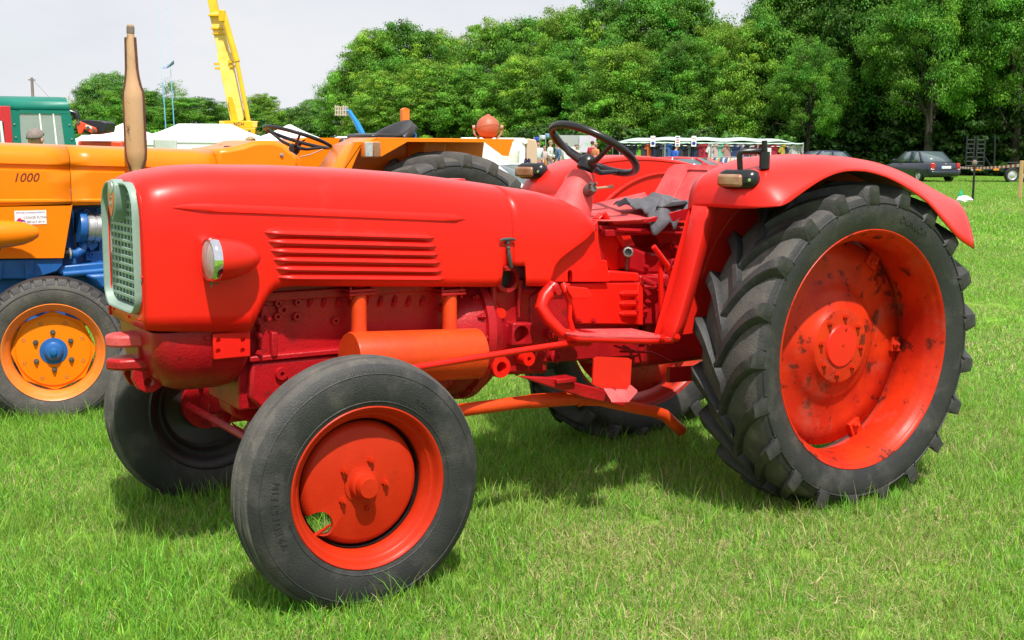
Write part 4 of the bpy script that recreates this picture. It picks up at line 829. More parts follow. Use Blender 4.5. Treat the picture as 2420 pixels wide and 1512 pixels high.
# frame rail, axle, steering cylinder
fr = [ez(q, 3.22) for q in ((-280, 705), (437, 690), (440, 735), (400, 780), (235, 830), (-280, 835))]
MB().prism(fr, (0, .05, 0)).build('frame_rail', 'blue_paint', O, bevel=.006)
MB().prism([ez(q, 3.205) for q in ((175, 712), (240, 708), (228, 835), (200, 850), (185, 835))], (0, .02, 0)).build('rail_bracket', 'blue_paint', O, bevel=.004)
MB().prism([ez(q, 3.205) for q in ((-40, 715), (18, 712), (10, 840), (-30, 840))], (0, .02, 0)).build('rail_bracket', 'blue_paint', O, bevel=.004)
for q in ((203, 725), (207, 808)): MB().boss(ez(q, 3.205), NY, .012, .004, .55).build('bracket_hole', 'blue_paint', O)
MB().prism([ez(q, 3.24) for q in ((400, 745), (900, 700), (900, 820), (420, 800))], (0, .1, 0)).build('lower_rail', 'blue_paint', O, bevel=.01)
MB().tube([ez((440, 800), 3.17), ez((980, 755), 3.17)], .019, 12).build('drag_link', 'blue_paint', O)
MB().prism([ez(q, 3.12) for q in ((600, 805), (980, 780), (980, 900), (930, 960), (700, 905), (660, 850))], (0, .14, 0)).build('axle_casting', 'blue_paint', O, bevel=.025)
MB().tube([(-.2, 2.9, .42), (-.2, 3.2, .47), (-.2, 3.5, .52), (-.2, 3.8, .47), (-.2, 4.1, .42)], .06, 12).build('front_axle', 'blue_paint', O)
MB().box((.4, YC, .62), (2.0, .36, .34)).build('belly_casting', 'blue_paint', O, bevel=.03)
MB().box((1.9, YC, .80), (1.3, .44, .46)).build('gearbox', 'blue_paint', O, bevel=.03)
for s in (-1, 1): MB().tube([(2.43, YC, .77), (2.43, YC+s*.5, .77)], [.17, .10], 20).build('rear_axle', 'blue_paint', O)
# front wheels
def orange_front_wheel(c, turn):
    W = empty('front_wheel', np.array(c)-wloc(O), O); ax = (0, -1, 0)
    pr = [(.085, .275), (.096, .295), (.104, .325), (.106, .35), (.103, .375), (.098, .388), (.090, .398), (.06, .412), (0, .418)]
    full = pr+[(-y, r) for y, r in pr[-2::-1]]
    MB().lathe([(r, y) for y, r in full], (0, 0, 0), ax, 80).build('tyre', 'rubber_tread', W, local=True)
    MB().lathe([(.365, .104), (.369, .107), (.373, .1025)], (0, 0, 0), ax, 80).build('sidewall_rib', 'rubber', W, local=True)
    NB = 40; first = None
    for k in range(NB):
        if first is None:
            q = .055; b = MB(); pts = []
            for (r, y) in ((.378, .1015), (.402, .092), (.425, .078), (.430, .03)):
                pts.append([(r*math.cos(q*f), -y, r*math.sin(q*f)) for f in (-1, 1)])
            inn = [[(r*math.cos(q*f*1.15), -y, r*math.sin(q*f*1.15)) for f in (-1, 1)] for (r, y) in ((.372, .101), (.390, .088), (.408, .066), (.414, .03))]
            b.grid(pts)
            for f in (0, 1): b.grid([[pts[i][f], inn[i][f]] for i in range(4)])
            b.grid([pts[0], inn[0]]); b.grid([pts[3], inn[3]])
            first = b.build('tread_block', 'rubber_lug', W, local=True, smooth=30); first.rotation_euler.y = 0
        else: share(first, rot=(0, 2*math.pi*k/NB, 0))
    for w_ in (.0, .035, -.035): MB().lathe([(.412, w_-.012), (.430, w_-.011), (.430, w_+.011), (.412, w_+.012)], (0, 0, 0), ax, 64).build('tread_rib', 'rubber_lug', W, local=True)
    MB().lathe([(.262, .062), (.278, .08), (.284, .09), (.281, .094), (.272, .088), (.262, .07), (.252, .06), (.238, .045), (.232, .02), (.232, -.04), (.26, -.07), (.282, -.09)], (0, 0, 0), ax, 72).build('rim', 'orange_rim', W, local=True)
    out = []
    for k in range(8):
        for f in (-.36, .36): q = R_(22.5+45*k)+f; out.append((.231*math.cos(q), -.012, .231*math.sin(q)))
    d = MB().prism(out, (0, .012, 0)).build('disc', 'orange_paint', W, local=True, bevel=.003)
    MB().lathe([(.21, .012), (.20, .02), (.12, .022), (.0005, .022)], (0, 0, 0), ax, 48).build('disc_face', 'orange_paint', W, local=True)
    MB().lathe([(.077, .0215), (.077, .026), (.055, .03), (.052, .04), (.044, .046), (.040, .058), (.02, .062), (.017, .075), (.0005, .077)], (0, 0, 0), ax, 32).build('hub', 'blue_paint', W, local=True)
    for k in range(6): q = R_(90+60*k); MB().bolt((.110*math.cos(q), -.022, .110*math.sin(q)), ax, .013, .012).build('wheel_bolt', 'iron', W, local=True)
    for k in range(8): q = R_(22+45*k); MB().boss((.172*math.cos(q), -.0195, .172*math.sin(q)), ax, .011, .002, .75, .006, 12).build('disc_hole', 'iron', W, local=True)
    W.rotation_euler.z = turn
orange_front_wheel((-.205, 2.8, .40), R_(-13)); orange_front_wheel((-.205, 4.2, .40), math.pi+R_(-13))
# rear wheels
for y, t in ((2.87, 0), (4.13, math.pi)):
    src = [o for o in T.children if o.name.startswith('rear_wheel')][0]
    W = copy_tree(src, O); W.location = Vector((2.43, y, .765))-O.location; W.scale = (1.065, 1.18, 1.065); W.rotation_euler = (0, R_(9), t); 
    for c_ in list(W.children):
        if c_.name.startswith('lettering'): bpy.data.objects.remove(c_); continue
        k = c_.name.split('.')[0]
        if k in ('rim', 'disc', 'rim_clamp', 'hub_cap'): c_.material_slots[0].link = 'OBJECT'; c_.material_slots[0].material = MATS['orange_rim']
        if k == 'lug': c_.material_slots[0].link = 'OBJECT'; c_.material_slots[0].material = MATS['rubber_tread']; c_.scale = (1.0, 1, 1.0)
# fenders
for s in (1, -1):
    def Q(x, y, yy):
        v = P(*Z2(x, y), yy); return v if s == 1 else np.array([v[0], 2*YC-v[1], v[2]])
    yo, yi = 2.74, 3.14
    zt_ = (P(*Z2(400, 458), yo)[2]+P(*Z2(1360, 470), yo)[2])/2; X0 = P(*Z2(400, 460), yo)[0]; X1 = P(*Z2(1362, 470), yo)[0]
    Y = lambda y: y if s == 1 else 2*YC-y
    fo = MB().hexa([(X0, Y(yo), zt_-.012), (X1, Y(yo), zt_-.012), (X1, Y(yi), zt_-.012), (X0, Y(yi), zt_-.012), (X0, Y(yo), zt_), (X1, Y(yo), zt_), (X1, Y(yi), zt_), (X0, Y(yi), zt_)]).build('fender', 'orange_paint', O, bevel=.004)
    sk = [Q(*q, yo) for q in ((400, 470), (1358, 478), (1348, 490), (1320, 590), (1278, 585), (1155, 492), (612, 488), (432, 590), (300, 588), (312, 500))]
    MB().prism(sk, (0, .006*s, 0)).build('fender_skirt', 'orange_paint', fo)
    fx0, fx1 = P(*Z2(300, 490), yo)[0], P(*Z2(150, 705), yo)[0]
    G = [[(X0, Y(yo), zt_), (X0, Y(yi), zt_)], [(fx0-.02, Y(yo), zt_-.05), (fx0-.02, Y(yi), zt_-.05)], [(fx1, Y(yo), P(*Z2(150, 705), yo)[2]), (fx1, Y(yi), P(*Z2(150, 705), yo)[2])], [(fx1-.12, Y(yo), .95), (fx1-.12, Y(yi), .95)]]
    MB().grid(G).build('fender_front', 'orange_paint', fo, solid=.006)
    st_ = [Q(*q, yo) for q in ((240, 490), (300, 490), (205, 712), (145, 706))]; MB().prism(st_, (0, .03*s, 0)).build('fender_flange', 'orange_paint', fo)
    MB().prism([(X0, Y(yi), zt_), (X1, Y(yi), zt_), (X1-.1, Y(yi), .95), (fx1-.1, Y(yi), .95), (fx1, Y(yi), 1.33)], (0, .006*s, 0)).build('fender_wall', 'orange_paint', fo)
    MB().prism([(2.3, Y(yi-.01), zt_-.02), (2.62, Y(yi-.01), zt_-.02), (2.55, Y(yi-.12), zt_-.02), (2.38, Y(yi-.12), zt_-.02)], (0, 0, -.16)).build('fender_brace', 'orange_paint', fo, bevel=.01)
    lc = Q(352, 542, yo-.02); MB().box(lc, (.115, .06, .105)).build('indicator', 'orange_rim', fo, bevel=.01)
    MB().box(lc+np.array([-.028, -.034*s, 0]), (.055, .012, .095)).build('indicator_lens', 'lens', fo, bevel=.004); MB().box(lc+np.array([.028, -.034*s, 0]), (.055, .012, .095)).build('indicator_lens', 'amber', fo, bevel=.004)
# work lamp, seat, post, steering wheel
lp_ = P(*Z2(1175, 388), 2.95); b = MB().sphere(lp_, .084, 24, 16); b.lathe([(.0845, -.008), (.0865, 0), (.0845, .008)], lp_, (0, .3, 1), 32)
wl = b.build('work_lamp', 'rust_lamp', O); MB().lathe([(.02, 0), (.016, .012), (.0005, .014)], lp_+np.array([0, 0, .08]), (0, 0, 1), 14).build('lamp_cap', 'rust_lamp', wl)
MB().tube([lp_+RT*-.10+np.array([0, 0, .01]), lp_+RT*-.098-np.array([0, 0, .04]), lp_+RT*-.06-np.array([0, 0, .085])], .008, 8).tube([lp_+RT*.10+np.array([0, 0, .01]), lp_+RT*.098-np.array([0, 0, .04]), lp_+RT*.06-np.array([0, 0, .085])], .008, 8).lathe([(.016, -.01), (.016, .01), (.0005, .01)], lp_+RT*-.10, RT, 12).lathe([(.016, -.01), (.016, .01), (.0005, .01)], lp_+RT*.10, RT, 12).build('lamp_bracket', 'old_lever', wl)
sb = [P(*Z2(*q), YC-.22) for q in ((360, 455), (365, 440), (395, 432), (490, 428), (560, 440), (610, 380), (606, 345), (590, 332), (550, 334), (490, 350), (430, 380), (380, 435))]
s0 = P(*Z2(480, 450), YC)
MB().prism([P(*Z2(*q), YC-.2) for q in ((352, 450), (365, 436), (420, 428), (560, 434), (590, 450), (585, 475), (370, 475))], (0, .4, 0)).build('seat_cushion', 'black_paint', O, bevel=.03)
G = []
for k in range(13):
    t = -1+2*k/12; row = []
    for j in range(9):
        u_ = j/8; q = P(*Z2(545+55*u_+10*u_*u_, 440-105*u_), YC); row.append((q[0]-.10*t*t*(1-.3*u_), YC+.23*t*(1-.12*u_**3), q[2]-.05*u_*t*t))
    G.append(row)
MB().grid(G).build('seat_back', 'black_paint', O, solid=.06, smooth=60, bevel=0)
MB().tube([P(*Z2(610, 440), YC-.2), P(*Z2(650, 425), YC-.2), P(*Z2(668, 440), YC-.2), P(*Z2(665, 460), YC-.2)], .012, 8).build('seat_rail', 'blue_paint', O)
MB().box(s0-np.array([0, 0, .2]), (.3, .3, .3)).build('seat_base', 'blue_paint', O)
pb = [P(*Z2(*q), YC+.16) for q in ((578, 262), (600, 250), (627, 260), (624, 480), (578, 480))]; MB().prism(pb, (.0, .04, 0)).build('roll_post', 'orange_rim', O)
MB().prism([P(*Z2(*q), YC+.3) for q in ((152, 478), (175, 462), (300, 458), (330, 470), (322, 500), (290, 525), (175, 525), (155, 505))], (0, .12, 0)).build('armrest', 'black_paint', O, bevel=.02)
MB().box(P(*Z2(240, 516), YC+.29), (.05, .02, .03)).build('armrest_clip', 'blue_paint', O)
sc2 = P(*Z1(2085, 1000), YC); a1, a2 = P(*Z1(1868, 885), YC), P(*Z1(2292, 1035), YC); ctr = (a1+a2)/2; e1 = (a2-a1)/2; rs = np.linalg.norm(e1); e1 /= rs; e2 = np.array([0, 1., 0])
MB().tube([ctr+rs*(e1*math.cos(q)+e2*math.sin(q)) for q in np.linspace(0, 2*math.pi, 57)], .013, 10, cap=False).build('steering_wheel', 'black_plastic', O)
axo = np.cross(e1, e2); axo = axo if axo[2] > 0 else -axo; hb = ctr-axo*.07
for q in (R_(10), R_(130), R_(250)): d_ = e1*math.cos(q)+e2*math.sin(q); MB().tube([hb+d_*.02, hb+d_*.1+axo*.015, ctr+d_*(rs-.004)], [.014, .011, .008], 8).build('spoke', 'black_plastic', O)
MB().lathe([(.0005, .02), (.03, .018), (.042, 0), (.036, -.04), (.0005, -.045)], hb, axo, 20).build('steering_hub', 'black_plastic', O)
MB().tube([hb-axo*.03, hb-axo*.2], .03, 12).build('steering_column', 'blue_paint', O)
MB().tube([P(*Z1(2095, 1100), YC), P(*Z1(2180, 1080), YC), P(*Z1(2260, 1045), YC)], .005, 6).build('throttle_lever', 'old_lever', O)
# upright exhaust: pressed body with a dark welded seam
prof = [(175, 912, 22), (235, 913, 23), (262, 914, 28), (480, 924, 34), (540, 927, 40), (600, 931, 50), (650, 936, 64), (700, 938, 66), (1060, 953, 66), (1120, 956, 60), (1165, 958, 42), (1230, 960, 30), (1330, 962, 30), (1480, 965, 30)]
kx = .000875
cs = [P(*Z1(x, y), 3.02) for y, x, w in prof]; rs_ = [w*kx*1.0 for *_, w in prof]
ex_ = MB().tube(cs, rs_, 28, flat=1.0).build('exhaust_stack', 'stack_rust', O, smooth=50)
RX = np.array([RT[0], RT[1], 0]); RX /= np.linalg.norm(RX)
outl = [c_+RX*-(w+.010) for c_, w in zip(cs[2:12], rs_[2:12])]+[c_+RX*(w+.010) for c_, w in reversed(list(zip(cs[2:12], rs_[2:12])))]
MB().prism(outl, (RX[1]*.012, -RX[0]*.012, 0)).build('stack_seam', 'stack_edge', ex_)
MB().lathe([(rs_[0]+.004, -.02), (rs_[0]+.004, .02)], cs[0]-np.array([0, 0, .03]), (0, 0, 1), 20).build('stack_collar', 'wood_pole', ex_)
# ------------------------------------------------------------------ people
def skin_mesh(name, pts, edges, m, parent, sub=1, root=0):
    me = bpy.data.meshes.new(name); me.from_pydata([p[:3] for p in pts], edges, [])
    o = bpy.data.objects.new(name, me); COL.objects.link(o); o.parent = parent
    q = o.modifiers.new('Skin', 'SKIN'); q.use_smooth_shade = True
    for i, p in enumerate(pts):
        sv = me.skin_vertices[0].data[i]; r = p[3]; sv.radius = (r, r) if np.isscalar(r) else r; sv.use_root = (i == root)
    s = o.modifiers.new('Sub', 'SUBSURF'); s.levels = sub; s.render_levels = sub
    me.materials.append(MATS[m]); return o
PCOL = {}
def cloth(col):
    k = 'cloth_%02d_%02d_%02d' % tuple(int(c*99) for c in col)
    if k not in MATS: mat(k, col, .8, col2=tuple(c*.75 for c in col), scale=5, bump=.2, bscale=12)
    return k
def person(label, loc, face, shirt, trousers, hair='hair_grey', h=1.70, stoop=0., arm=0., group=None, bag=None):
    r = thing('person', label, 'person', (float(loc[0]), float(loc[1]), 0), group)
    k = h/1.74; f = lambda x, y, z, rr: (x*k, (y-stoop*max(0, z-.95))*k, z*k, rr*k)
    aw = .10+arm*.25
    B = [f(0, 0, .93, .10), f(0, .0, 1.12, .105), f(0, .0, 1.33, .12), f(0, .01, 1.47, .062), f(0, -.005, 1.53, .050), f(0, -.02, 1.585, .068), f(0, -.018, 1.655, .086), f(0, -.008, 1.715, .066)]
    E_ = [(i, i+1) for i in range(7)]
    for s in (-1, 1):
        n = len(B); B += [f(s*.17, .0, 1.42, .052), f(s*.225, .02, 1.16, .040), f(s*.215, -aw, .96+arm*.2, .028), f(s*.205, -aw-.07, .90+arm*.26, .026), f(s*.20, -aw-.13, .86+arm*.3, .014), f(s*.165, -aw-.09, .91+arm*.28, .010)]
        E_ += [(2, n), (n, n+1), (n+1, n+2), (n+2, n+3), (n+3, n+4), (n+3, n+5)]
        n = len(B); B += [f(s*.085, 0, .87, .082), f(s*.095, -.015, .50, .055), f(s*.1, .02, .10, .038), f(s*.11, -.12, .045, .036)]
        E_ += [(0, n), (n, n+1), (n+1, n+2), (n+2, n+3)]
    skin_mesh('body', B, E_, 'skin', r, 2)
    S = [f(0, 0, .95, .135), f(0, 0, 1.12, .135), f(0, .0, 1.34, .145), f(0, .01, 1.46, .085)]; ES = [(0, 1), (1, 2), (2, 3)]
    for s in (-1, 1):
        n = len(S); S += [f(s*.175, 0, 1.42, .075), f(s*.225, .02, 1.16, .058), f(s*.217, -aw*.75, 1.0+arm*.15, .046)]; ES += [(2, n), (n, n+1), (n+1, n+2)]
    skin_mesh('shirt', S, ES, cloth(shirt), r, 1)
    Q_ = [f(0, 0, .95, .118)]; EQ = []
    for s in (-1, 1):
        n = len(Q_); Q_ += [f(s*.09, 0, .85, .098), f(s*.097, -.015, .50, .075), f(s*.1, .02, .12, .062)]; EQ += [(0, n), (n, n+1), (n+1, n+2)]
    skin_mesh('trousers', Q_, EQ, cloth(trousers), r, 1)
    hm = MB(); c = np.array(f(0, -.012, 1.672, 0)[:3])
    G = []
    for i in range(9):
        t = i/8*1.75; row = []
        for j in range(21):
            q = 2*math.pi*j/20; back = .5+.5*math.sin(q); tt = min(t, 1.05+.75*back) if hair != 'bald' else t
            row.append(tuple(c+k*np.array([.094*math.sin(tt)*math.cos(q), .108*math.sin(tt)*math.sin(q), .102*math.cos(tt)])))
        G.append(row)
    hm.grid(G).build('hair', hair, r, local=True, solid=.004)
    b = MB()
    for s in (-1, 1): b.sphere(np.array(f(s*.085, -.01, 1.645, 0)[:3]), (.012, .02, .03), 8, 6)
    b.tube([f(0, -.098, 1.665, 0)[:3], f(0, -.118, 1.635, 0)[:3], f(0, -.10, 1.625, 0)[:3]], [.008, .014, .008], 8)
    b.build('face_features', 'skin', r, local=True)
    if bag: MB().box((.30*k, -.05, .80*k), (.10, .26, .28)).tube([(.28*k, -.15, .9*k), (.15*k, -.05, 1.45*k), (.28*k, .05, .9*k)], .012, 6).build('shoulder_bag', cloth(bag), r, local=True, bevel=.03)
    r.rotation_euler.z = face; return r
FACE_AWAY = math.pi+(-YAW)   # back turned to the viewpoint
yawz = -YAW
person('man with cropped grey hair in dark jacket beside the green canvas cab', gp(80, 12.9), FACE_AWAY-.35, (.06, .07, .09), (.05, .06, .1), 'hair_grey', 1.70)
person('fair haired person standing in front of the white tents behind the orange hood', gp(588, 21), yawz+.9, (.45, .4, .38), (.08, .1, .16), 'hair_fair', 1.67)
PP = [(1268, 50, .2, (.62, .72, .80), (.05, .09, .22), 'hair_dark', 1.72, 'dark haired person in pale blue shirt with an orange shoulder bag', (.60, .20, .05)),
      (1297, 53, 1.2, (.78, .78, .78), (.3, .3, .33), 'hair_fair', 1.74, 'fair haired person in white shirt facing the man in blue', None),
      (1315, 51, -1.3, (.10, .17, .32), (.08, .09, .12), 'hair_grey', 1.68, 'grey haired man in slate blue shirt among the people in white', None),
      (1333, 52, -.8, (.78, .77, .74), (.25, .22, .2), 'hair_grey', 1.68, 'grey haired person in white top beside the white placard', None),
      (1283, 56, .3, (.65, .45, .45), (.4, .1, .12), 'hair_fair', 1.50, 'short person in pink between the two white shirts', None),
      (1396, 58, 2.6, (.55, .03, .05), (.06, .06, .08), 'hair_dark', 1.74, 'person in bright red top seen past the steering wheel', None),
      (1404, 54, 2.2, (.75, .25, .10), (.1, .1, .15), 'hair_fair', 1.66, 'person in orange top seen past the steering wheel', None),
      (1358, 55, .6, (.72, .62, .55), (.2, .2, .25), 'hair_grey', 1.60, 'person in cream top near the dark parked trailer', None),
      (1470, 60, 2.9, (.66, .52, .30), (.2, .2, .2), 'hair_fair', 1.75, 'person in straw yellow top by the corner of the market stall', None),
      (1505, 57, 2.4, (.72, .72, .72), (.2, .2, .2), 'hair_dark', 1.62, 'dark haired person in grey white top walking to the stall', None),
      (1588, 50.5, 2.0, (.03, .12, .55), (.1, .1, .12), 'hair_fair', 1.64, 'stooping person in royal blue shirt looking at the stall clothes', None)]
for i, (px, D, tw, sh, tr, ha, h, lab, bag) in enumerate(PP):
    person(lab, gp(px, D), yawz+tw, sh, tr, ha, h, stoop=.25 if 'stoop' in lab else 0, arm=.5 if i % 3 == 1 else 0, bag=bag)
wp = gp(1343, 51.5); MB_ = MB().box((wp[0], wp[1], 1.25), (.55, .02, .5), rz=yawz+.5).box((wp[0], wp[1], .5), (.05, .03, 1.0), rz=yawz+.5)
tag(MB_.build('placard', 'white_sticker', None, bevel=.005), 'small white placard on a stake beside the people', 'placard')

# ------------------------------------------------------------------ a frame facing the viewpoint's side of the field
class Fr:
    def __init__(s, px, D, turn=0.):
        s.o = gp(px, D); a = yawz+turn; s.r = np.array([math.cos(a), math.sin(a), 0]); s.d = np.array([-math.sin(a), math.cos(a), 0]); s.a = a
    def __call__(s, u, v, z): return s.o+s.r*u+s.d*v+np.array([0, 0, z])
    def box(s, b, u, v, z, du, dv, dz): return b.box(s(u, v, z), (du, dv, dz), rz=s.a)
# ------------------------------------------------------------------ market stall
D0 = 52; F = Fr(1665, D0); mpp = D0/FPX
S_ = thing('market_stall', 'long market stall with pale green canopy full of hanging clothes', 'stall', tuple(F.o))
zr = zat(1665, 323, D0); ze = zat(1665, 338, D0); hw = 3.75
G = []
for i in range(41):
    u = -hw+2*hw*i/40; row = []
    pk = .5+.5*math.cos(2*math.pi*(u/1.5)); sl = (1-abs(u/hw)**6)
    for j in range(9):
        v = -1.4+3.4*j/8; t = 1-abs(j/8*2-.9)/1.1; row.append(tuple(F(u, v, ze+(zr-ze)*(.25+.75*max(0, t))*sl*(.82+.18*pk)-.03*math.sin(u*4)*(1-max(0, t)))))
    G.append(row)
MB().grid(G).build('canopy', 'stall_roof', S_, solid=.02, smooth=60)
G = [[tuple(F(-hw+2*hw*i/120, -1.42, ze+.02)), tuple(F(-hw+2*hw*i/120, -1.43, ze-.02-.03*abs(math.sin(i*.5))))] for i in range(121)]
MB().grid(G).build('valance', 'stall_roof', S_, solid=.006)
for u in (-hw, -1.9, 0, 1.9, hw):
    for v in (-1.4, 2.0): MB().cyl(F(u, v, 0), F(u, v, ze+.05), .025, 8).build('pole', 'stall_pole', S_)
for z in (ze-.12, ze-.75): MB().cyl(F(-hw, -1.3, z), F(hw, -1.3, z), .018, 8).build('rail', 'stall_pole', S_)
MB().cyl(F(-hw, .4, ze-.1), F(hw, .4, ze-.1), .018, 8).build('rail', 'stall_pole', S_)
MB().box(F(0, 2.05, ze/2), (2*hw, .02, ze), rz=F.a).build('back_sheet', 'trailer_dark', S_)
MB().box(F(0, -.2, .72), (2*hw-.4, 1.2, .06), rz=F.a).build('counter', 'canvas_white', S_)
def shirt_mesh(b, F, u, v, z, w, L, turn=0, dress=False):
    sw = w*.5; pts = [(-.12*w, 0), (-.5*w, -.03), (-.78*w, -.30*L), (-.58*w, -.36*L), (-.46*w, -.22*L), (-.46*w*(1.25 if dress else 1), -L), (.46*w*(1.25 if dress else 1), -L), (.46*w, -.22*L), (.58*w, -.36*L), (.78*w, -.30*L), (.5*w, -.03), (.12*w, 0), (0, -.06)]
    ca, sa = math.cos(turn), math.sin(turn)
    fr = [F(u+x*ca, v+x*sa-.05*math.sin((x/w+.5)*5), z+y) for x, y in pts]; b.prism(fr, tuple(F.d*ca*.07-F.r*sa*.07)); return b
cols = [('navy blue', (.02, .03, .09)), ('black', (.012, .012, .016)), ('dark blue', (.03, .05, .16)), ('lime green printed', (.16, .42, .03)), ('charcoal', (.04, .04, .05)), ('orange printed', (.62, .12, .04)), ('navy', (.015, .02, .06)), ('mid blue', (.04, .14, .40)), ('slate', (.12, .14, .18)), ('white', (.7, .7, .7)), ('crimson', (.42, .02, .05)), ('pale pink', (.6, .45, .46)), ('sea green', (.2, .52, .40)), ('dusty rose', (.48, .25, .24)), ('mauve', (.25, .18, .3)), ('grey patterned', (.3, .3, .32)), ('dark red', (.3, .015, .03)), ('mustard', (.5, .36, .06)), ('pale grey', (.5, .5, .53)), ('maroon', (.2, .01, .03))]
n = 34; srnd = random.Random(3)
for i in range(n):
    u = -hw+.25+(2*hw-.5)*i/(n-1)
    order = [0, 1, 2, 3, 4, 5, 6, 1, 8, 7, 0, 4, 1, 8, 0, 16, 10, 9, 11, 12, 13, 2, 14, 18, 4, 15, 16, 1, 19, 10, 6, 17, 15, 18]
    nm, c = cols[order[i] % len(cols)]; lng = i > 15
    b = shirt_mesh(MB(), F, u, -1.3, ze-.04, .40+.05*srnd.random(), (.95 if lng else .68)+.1*srnd.random(), turn=srnd.uniform(-.35, .35), dress=lng)
    g_ = tag(b.build('hanging_dress' if lng else 'hanging_shirt', cloth(c), None, bevel=.012), ('long %s dress on stall rail ' if lng else '%s shirt on the stall rail ') % nm+('between %s and %s ones' % (cols[order[i-1] % len(cols)][0], cols[order[i+1] % len(cols)][0]) if 0 < i < n-1 else 'at its very end'), 'dress' if lng else 'shirt', 'clothes on the stall rail')
for i in range(16):
    u = -hw+.4+(2*hw-.8)*i/15; nm, c = cols[(i*7+3) % len(cols)]
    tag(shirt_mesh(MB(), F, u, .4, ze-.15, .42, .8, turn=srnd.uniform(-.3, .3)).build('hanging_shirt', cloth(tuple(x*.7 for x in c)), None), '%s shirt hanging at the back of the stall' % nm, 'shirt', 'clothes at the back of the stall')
for px, m1 in ((1531, 'SALE'), (1587, ''), (1624, 'SALE')):
    c0 = F((px-1665)*mpp, -1.5, zat(px, 334, D0)); w_, h_ = 11*mpp, 24*mpp
    sg = MB().box(c0, (w_, .015, h_), rz=F.a).build('sale_sign' if m1 else 'price_sign', 'white_sticker', None)
    tag(sg, {1531: 'white sale sign with blue disc over the dark shirts', 1587: 'white price card with red and blue lines between the two sale signs', 1624: 'white sale sign with blue disc over the crimson dresses'}[px], 'sign')
    if m1:
        lettering(m1, w_*.36, 'ink_red', sg, lambda x, y, z, c0=c0: tuple(c0+F.r*x-F.d*(.010+z)+np.array([0, 0, h_*.22+y])), depth=.002)
        b = MB(); b.prism([c0+F.r*(.36*w_*math.cos(q))-F.d*.0105+np.array([0, 0, -h_*.2+.17*h_*math.sin(q)]) for q in np.linspace(0, 2*math.pi, 20, endpoint=False)], tuple(-F.d*.002)).build('blue_disc', 'ink_blue', sg)
    else:
        for k, mm in ((.34, 'ink_blue'), (.12, 'ink_red'), (-.1, 'ink_red'), (-.33, 'ink_blue')): MB().box(c0-F.d*.010+np.array([0, 0, k*h_]), (w_*.6, .004, h_*.09), rz=F.a).build('print_line', mm, sg)
# rolling clothes rail in front of the stall
F2 = Fr(1765, 47); K = thing('clothes_rail', 'chrome clothes rail crowded with bright shirts in front of the stall', 'clothes rail', tuple(F2.o))
zk = zat(1765, 371, 47); rw = 1.35
MB().cyl(F2(-rw, 0, zk), F2(rw, 0, zk), .016, 8).build('top_rail', 'chrome', K)
for u in (-rw, rw): MB().cyl(F2(u, 0, 0), F2(u, 0, zk), .016, 8).cyl(F2(u, -.3, .05), F2(u, .3, .05), .016, 8).build('end_frame', 'chrome', K)
tag(MB().box(F2(.75, -.05, zk+.22), (.22, .02, .28), rz=F2.a).cyl(F2(.75, -.03, zk), F2(.75, -.03, zk+.1), .01, 6).build('price_card', 'white_sticker', None), 'small white card on top of the clothes rail', 'card')
rc_ = [(.7, .7, .72), (.1, .3, .6), (.6, .2, .05), (.65, .6, .5), (.1, .1, .15), (.55, .06, .1), (.3, .5, .6), (.7, .68, .62), (.05, .12, .3), (.6, .45, .3), (.4, .4, .42), (.62, .3, .1)]
rn_ = ['white', 'blue', 'rust', 'cream', 'black', 'red', 'sky blue', 'ivory', 'navy', 'sand', 'grey', 'orange']
rk = [0]*30; rr4 = random.Random(5); seen = set()
for i in range(30):
    c4 = [c for c in range(12) if i == 0 or (c != rk[i-1] and (i < 2 or (rk[i-2], rk[i-1], c) not in seen))]; rk[i] = rr4.choice(c4)
    if i > 1: seen.add((rk[i-2], rk[i-1], rk[i]))
for i in range(30):
    k = rk[i]; b = shirt_mesh(MB(), F2, -rw+.05+2*(rw-.05)*i/29, 0, zk-.03, .36, .72, turn=1.15+srnd.uniform(-.2, .2))
    tag(b.build('rail_shirt', cloth(rc_[k]), None), '%s shirt on the chrome clothes rail ' % rn_[k]+('between a %s and a %s one' % (rn_[rk[i-1]], rn_[rk[i+1]]) if 0 < i < 29 else 'at its very end'), 'shirt', 'shirts on the clothes rail')

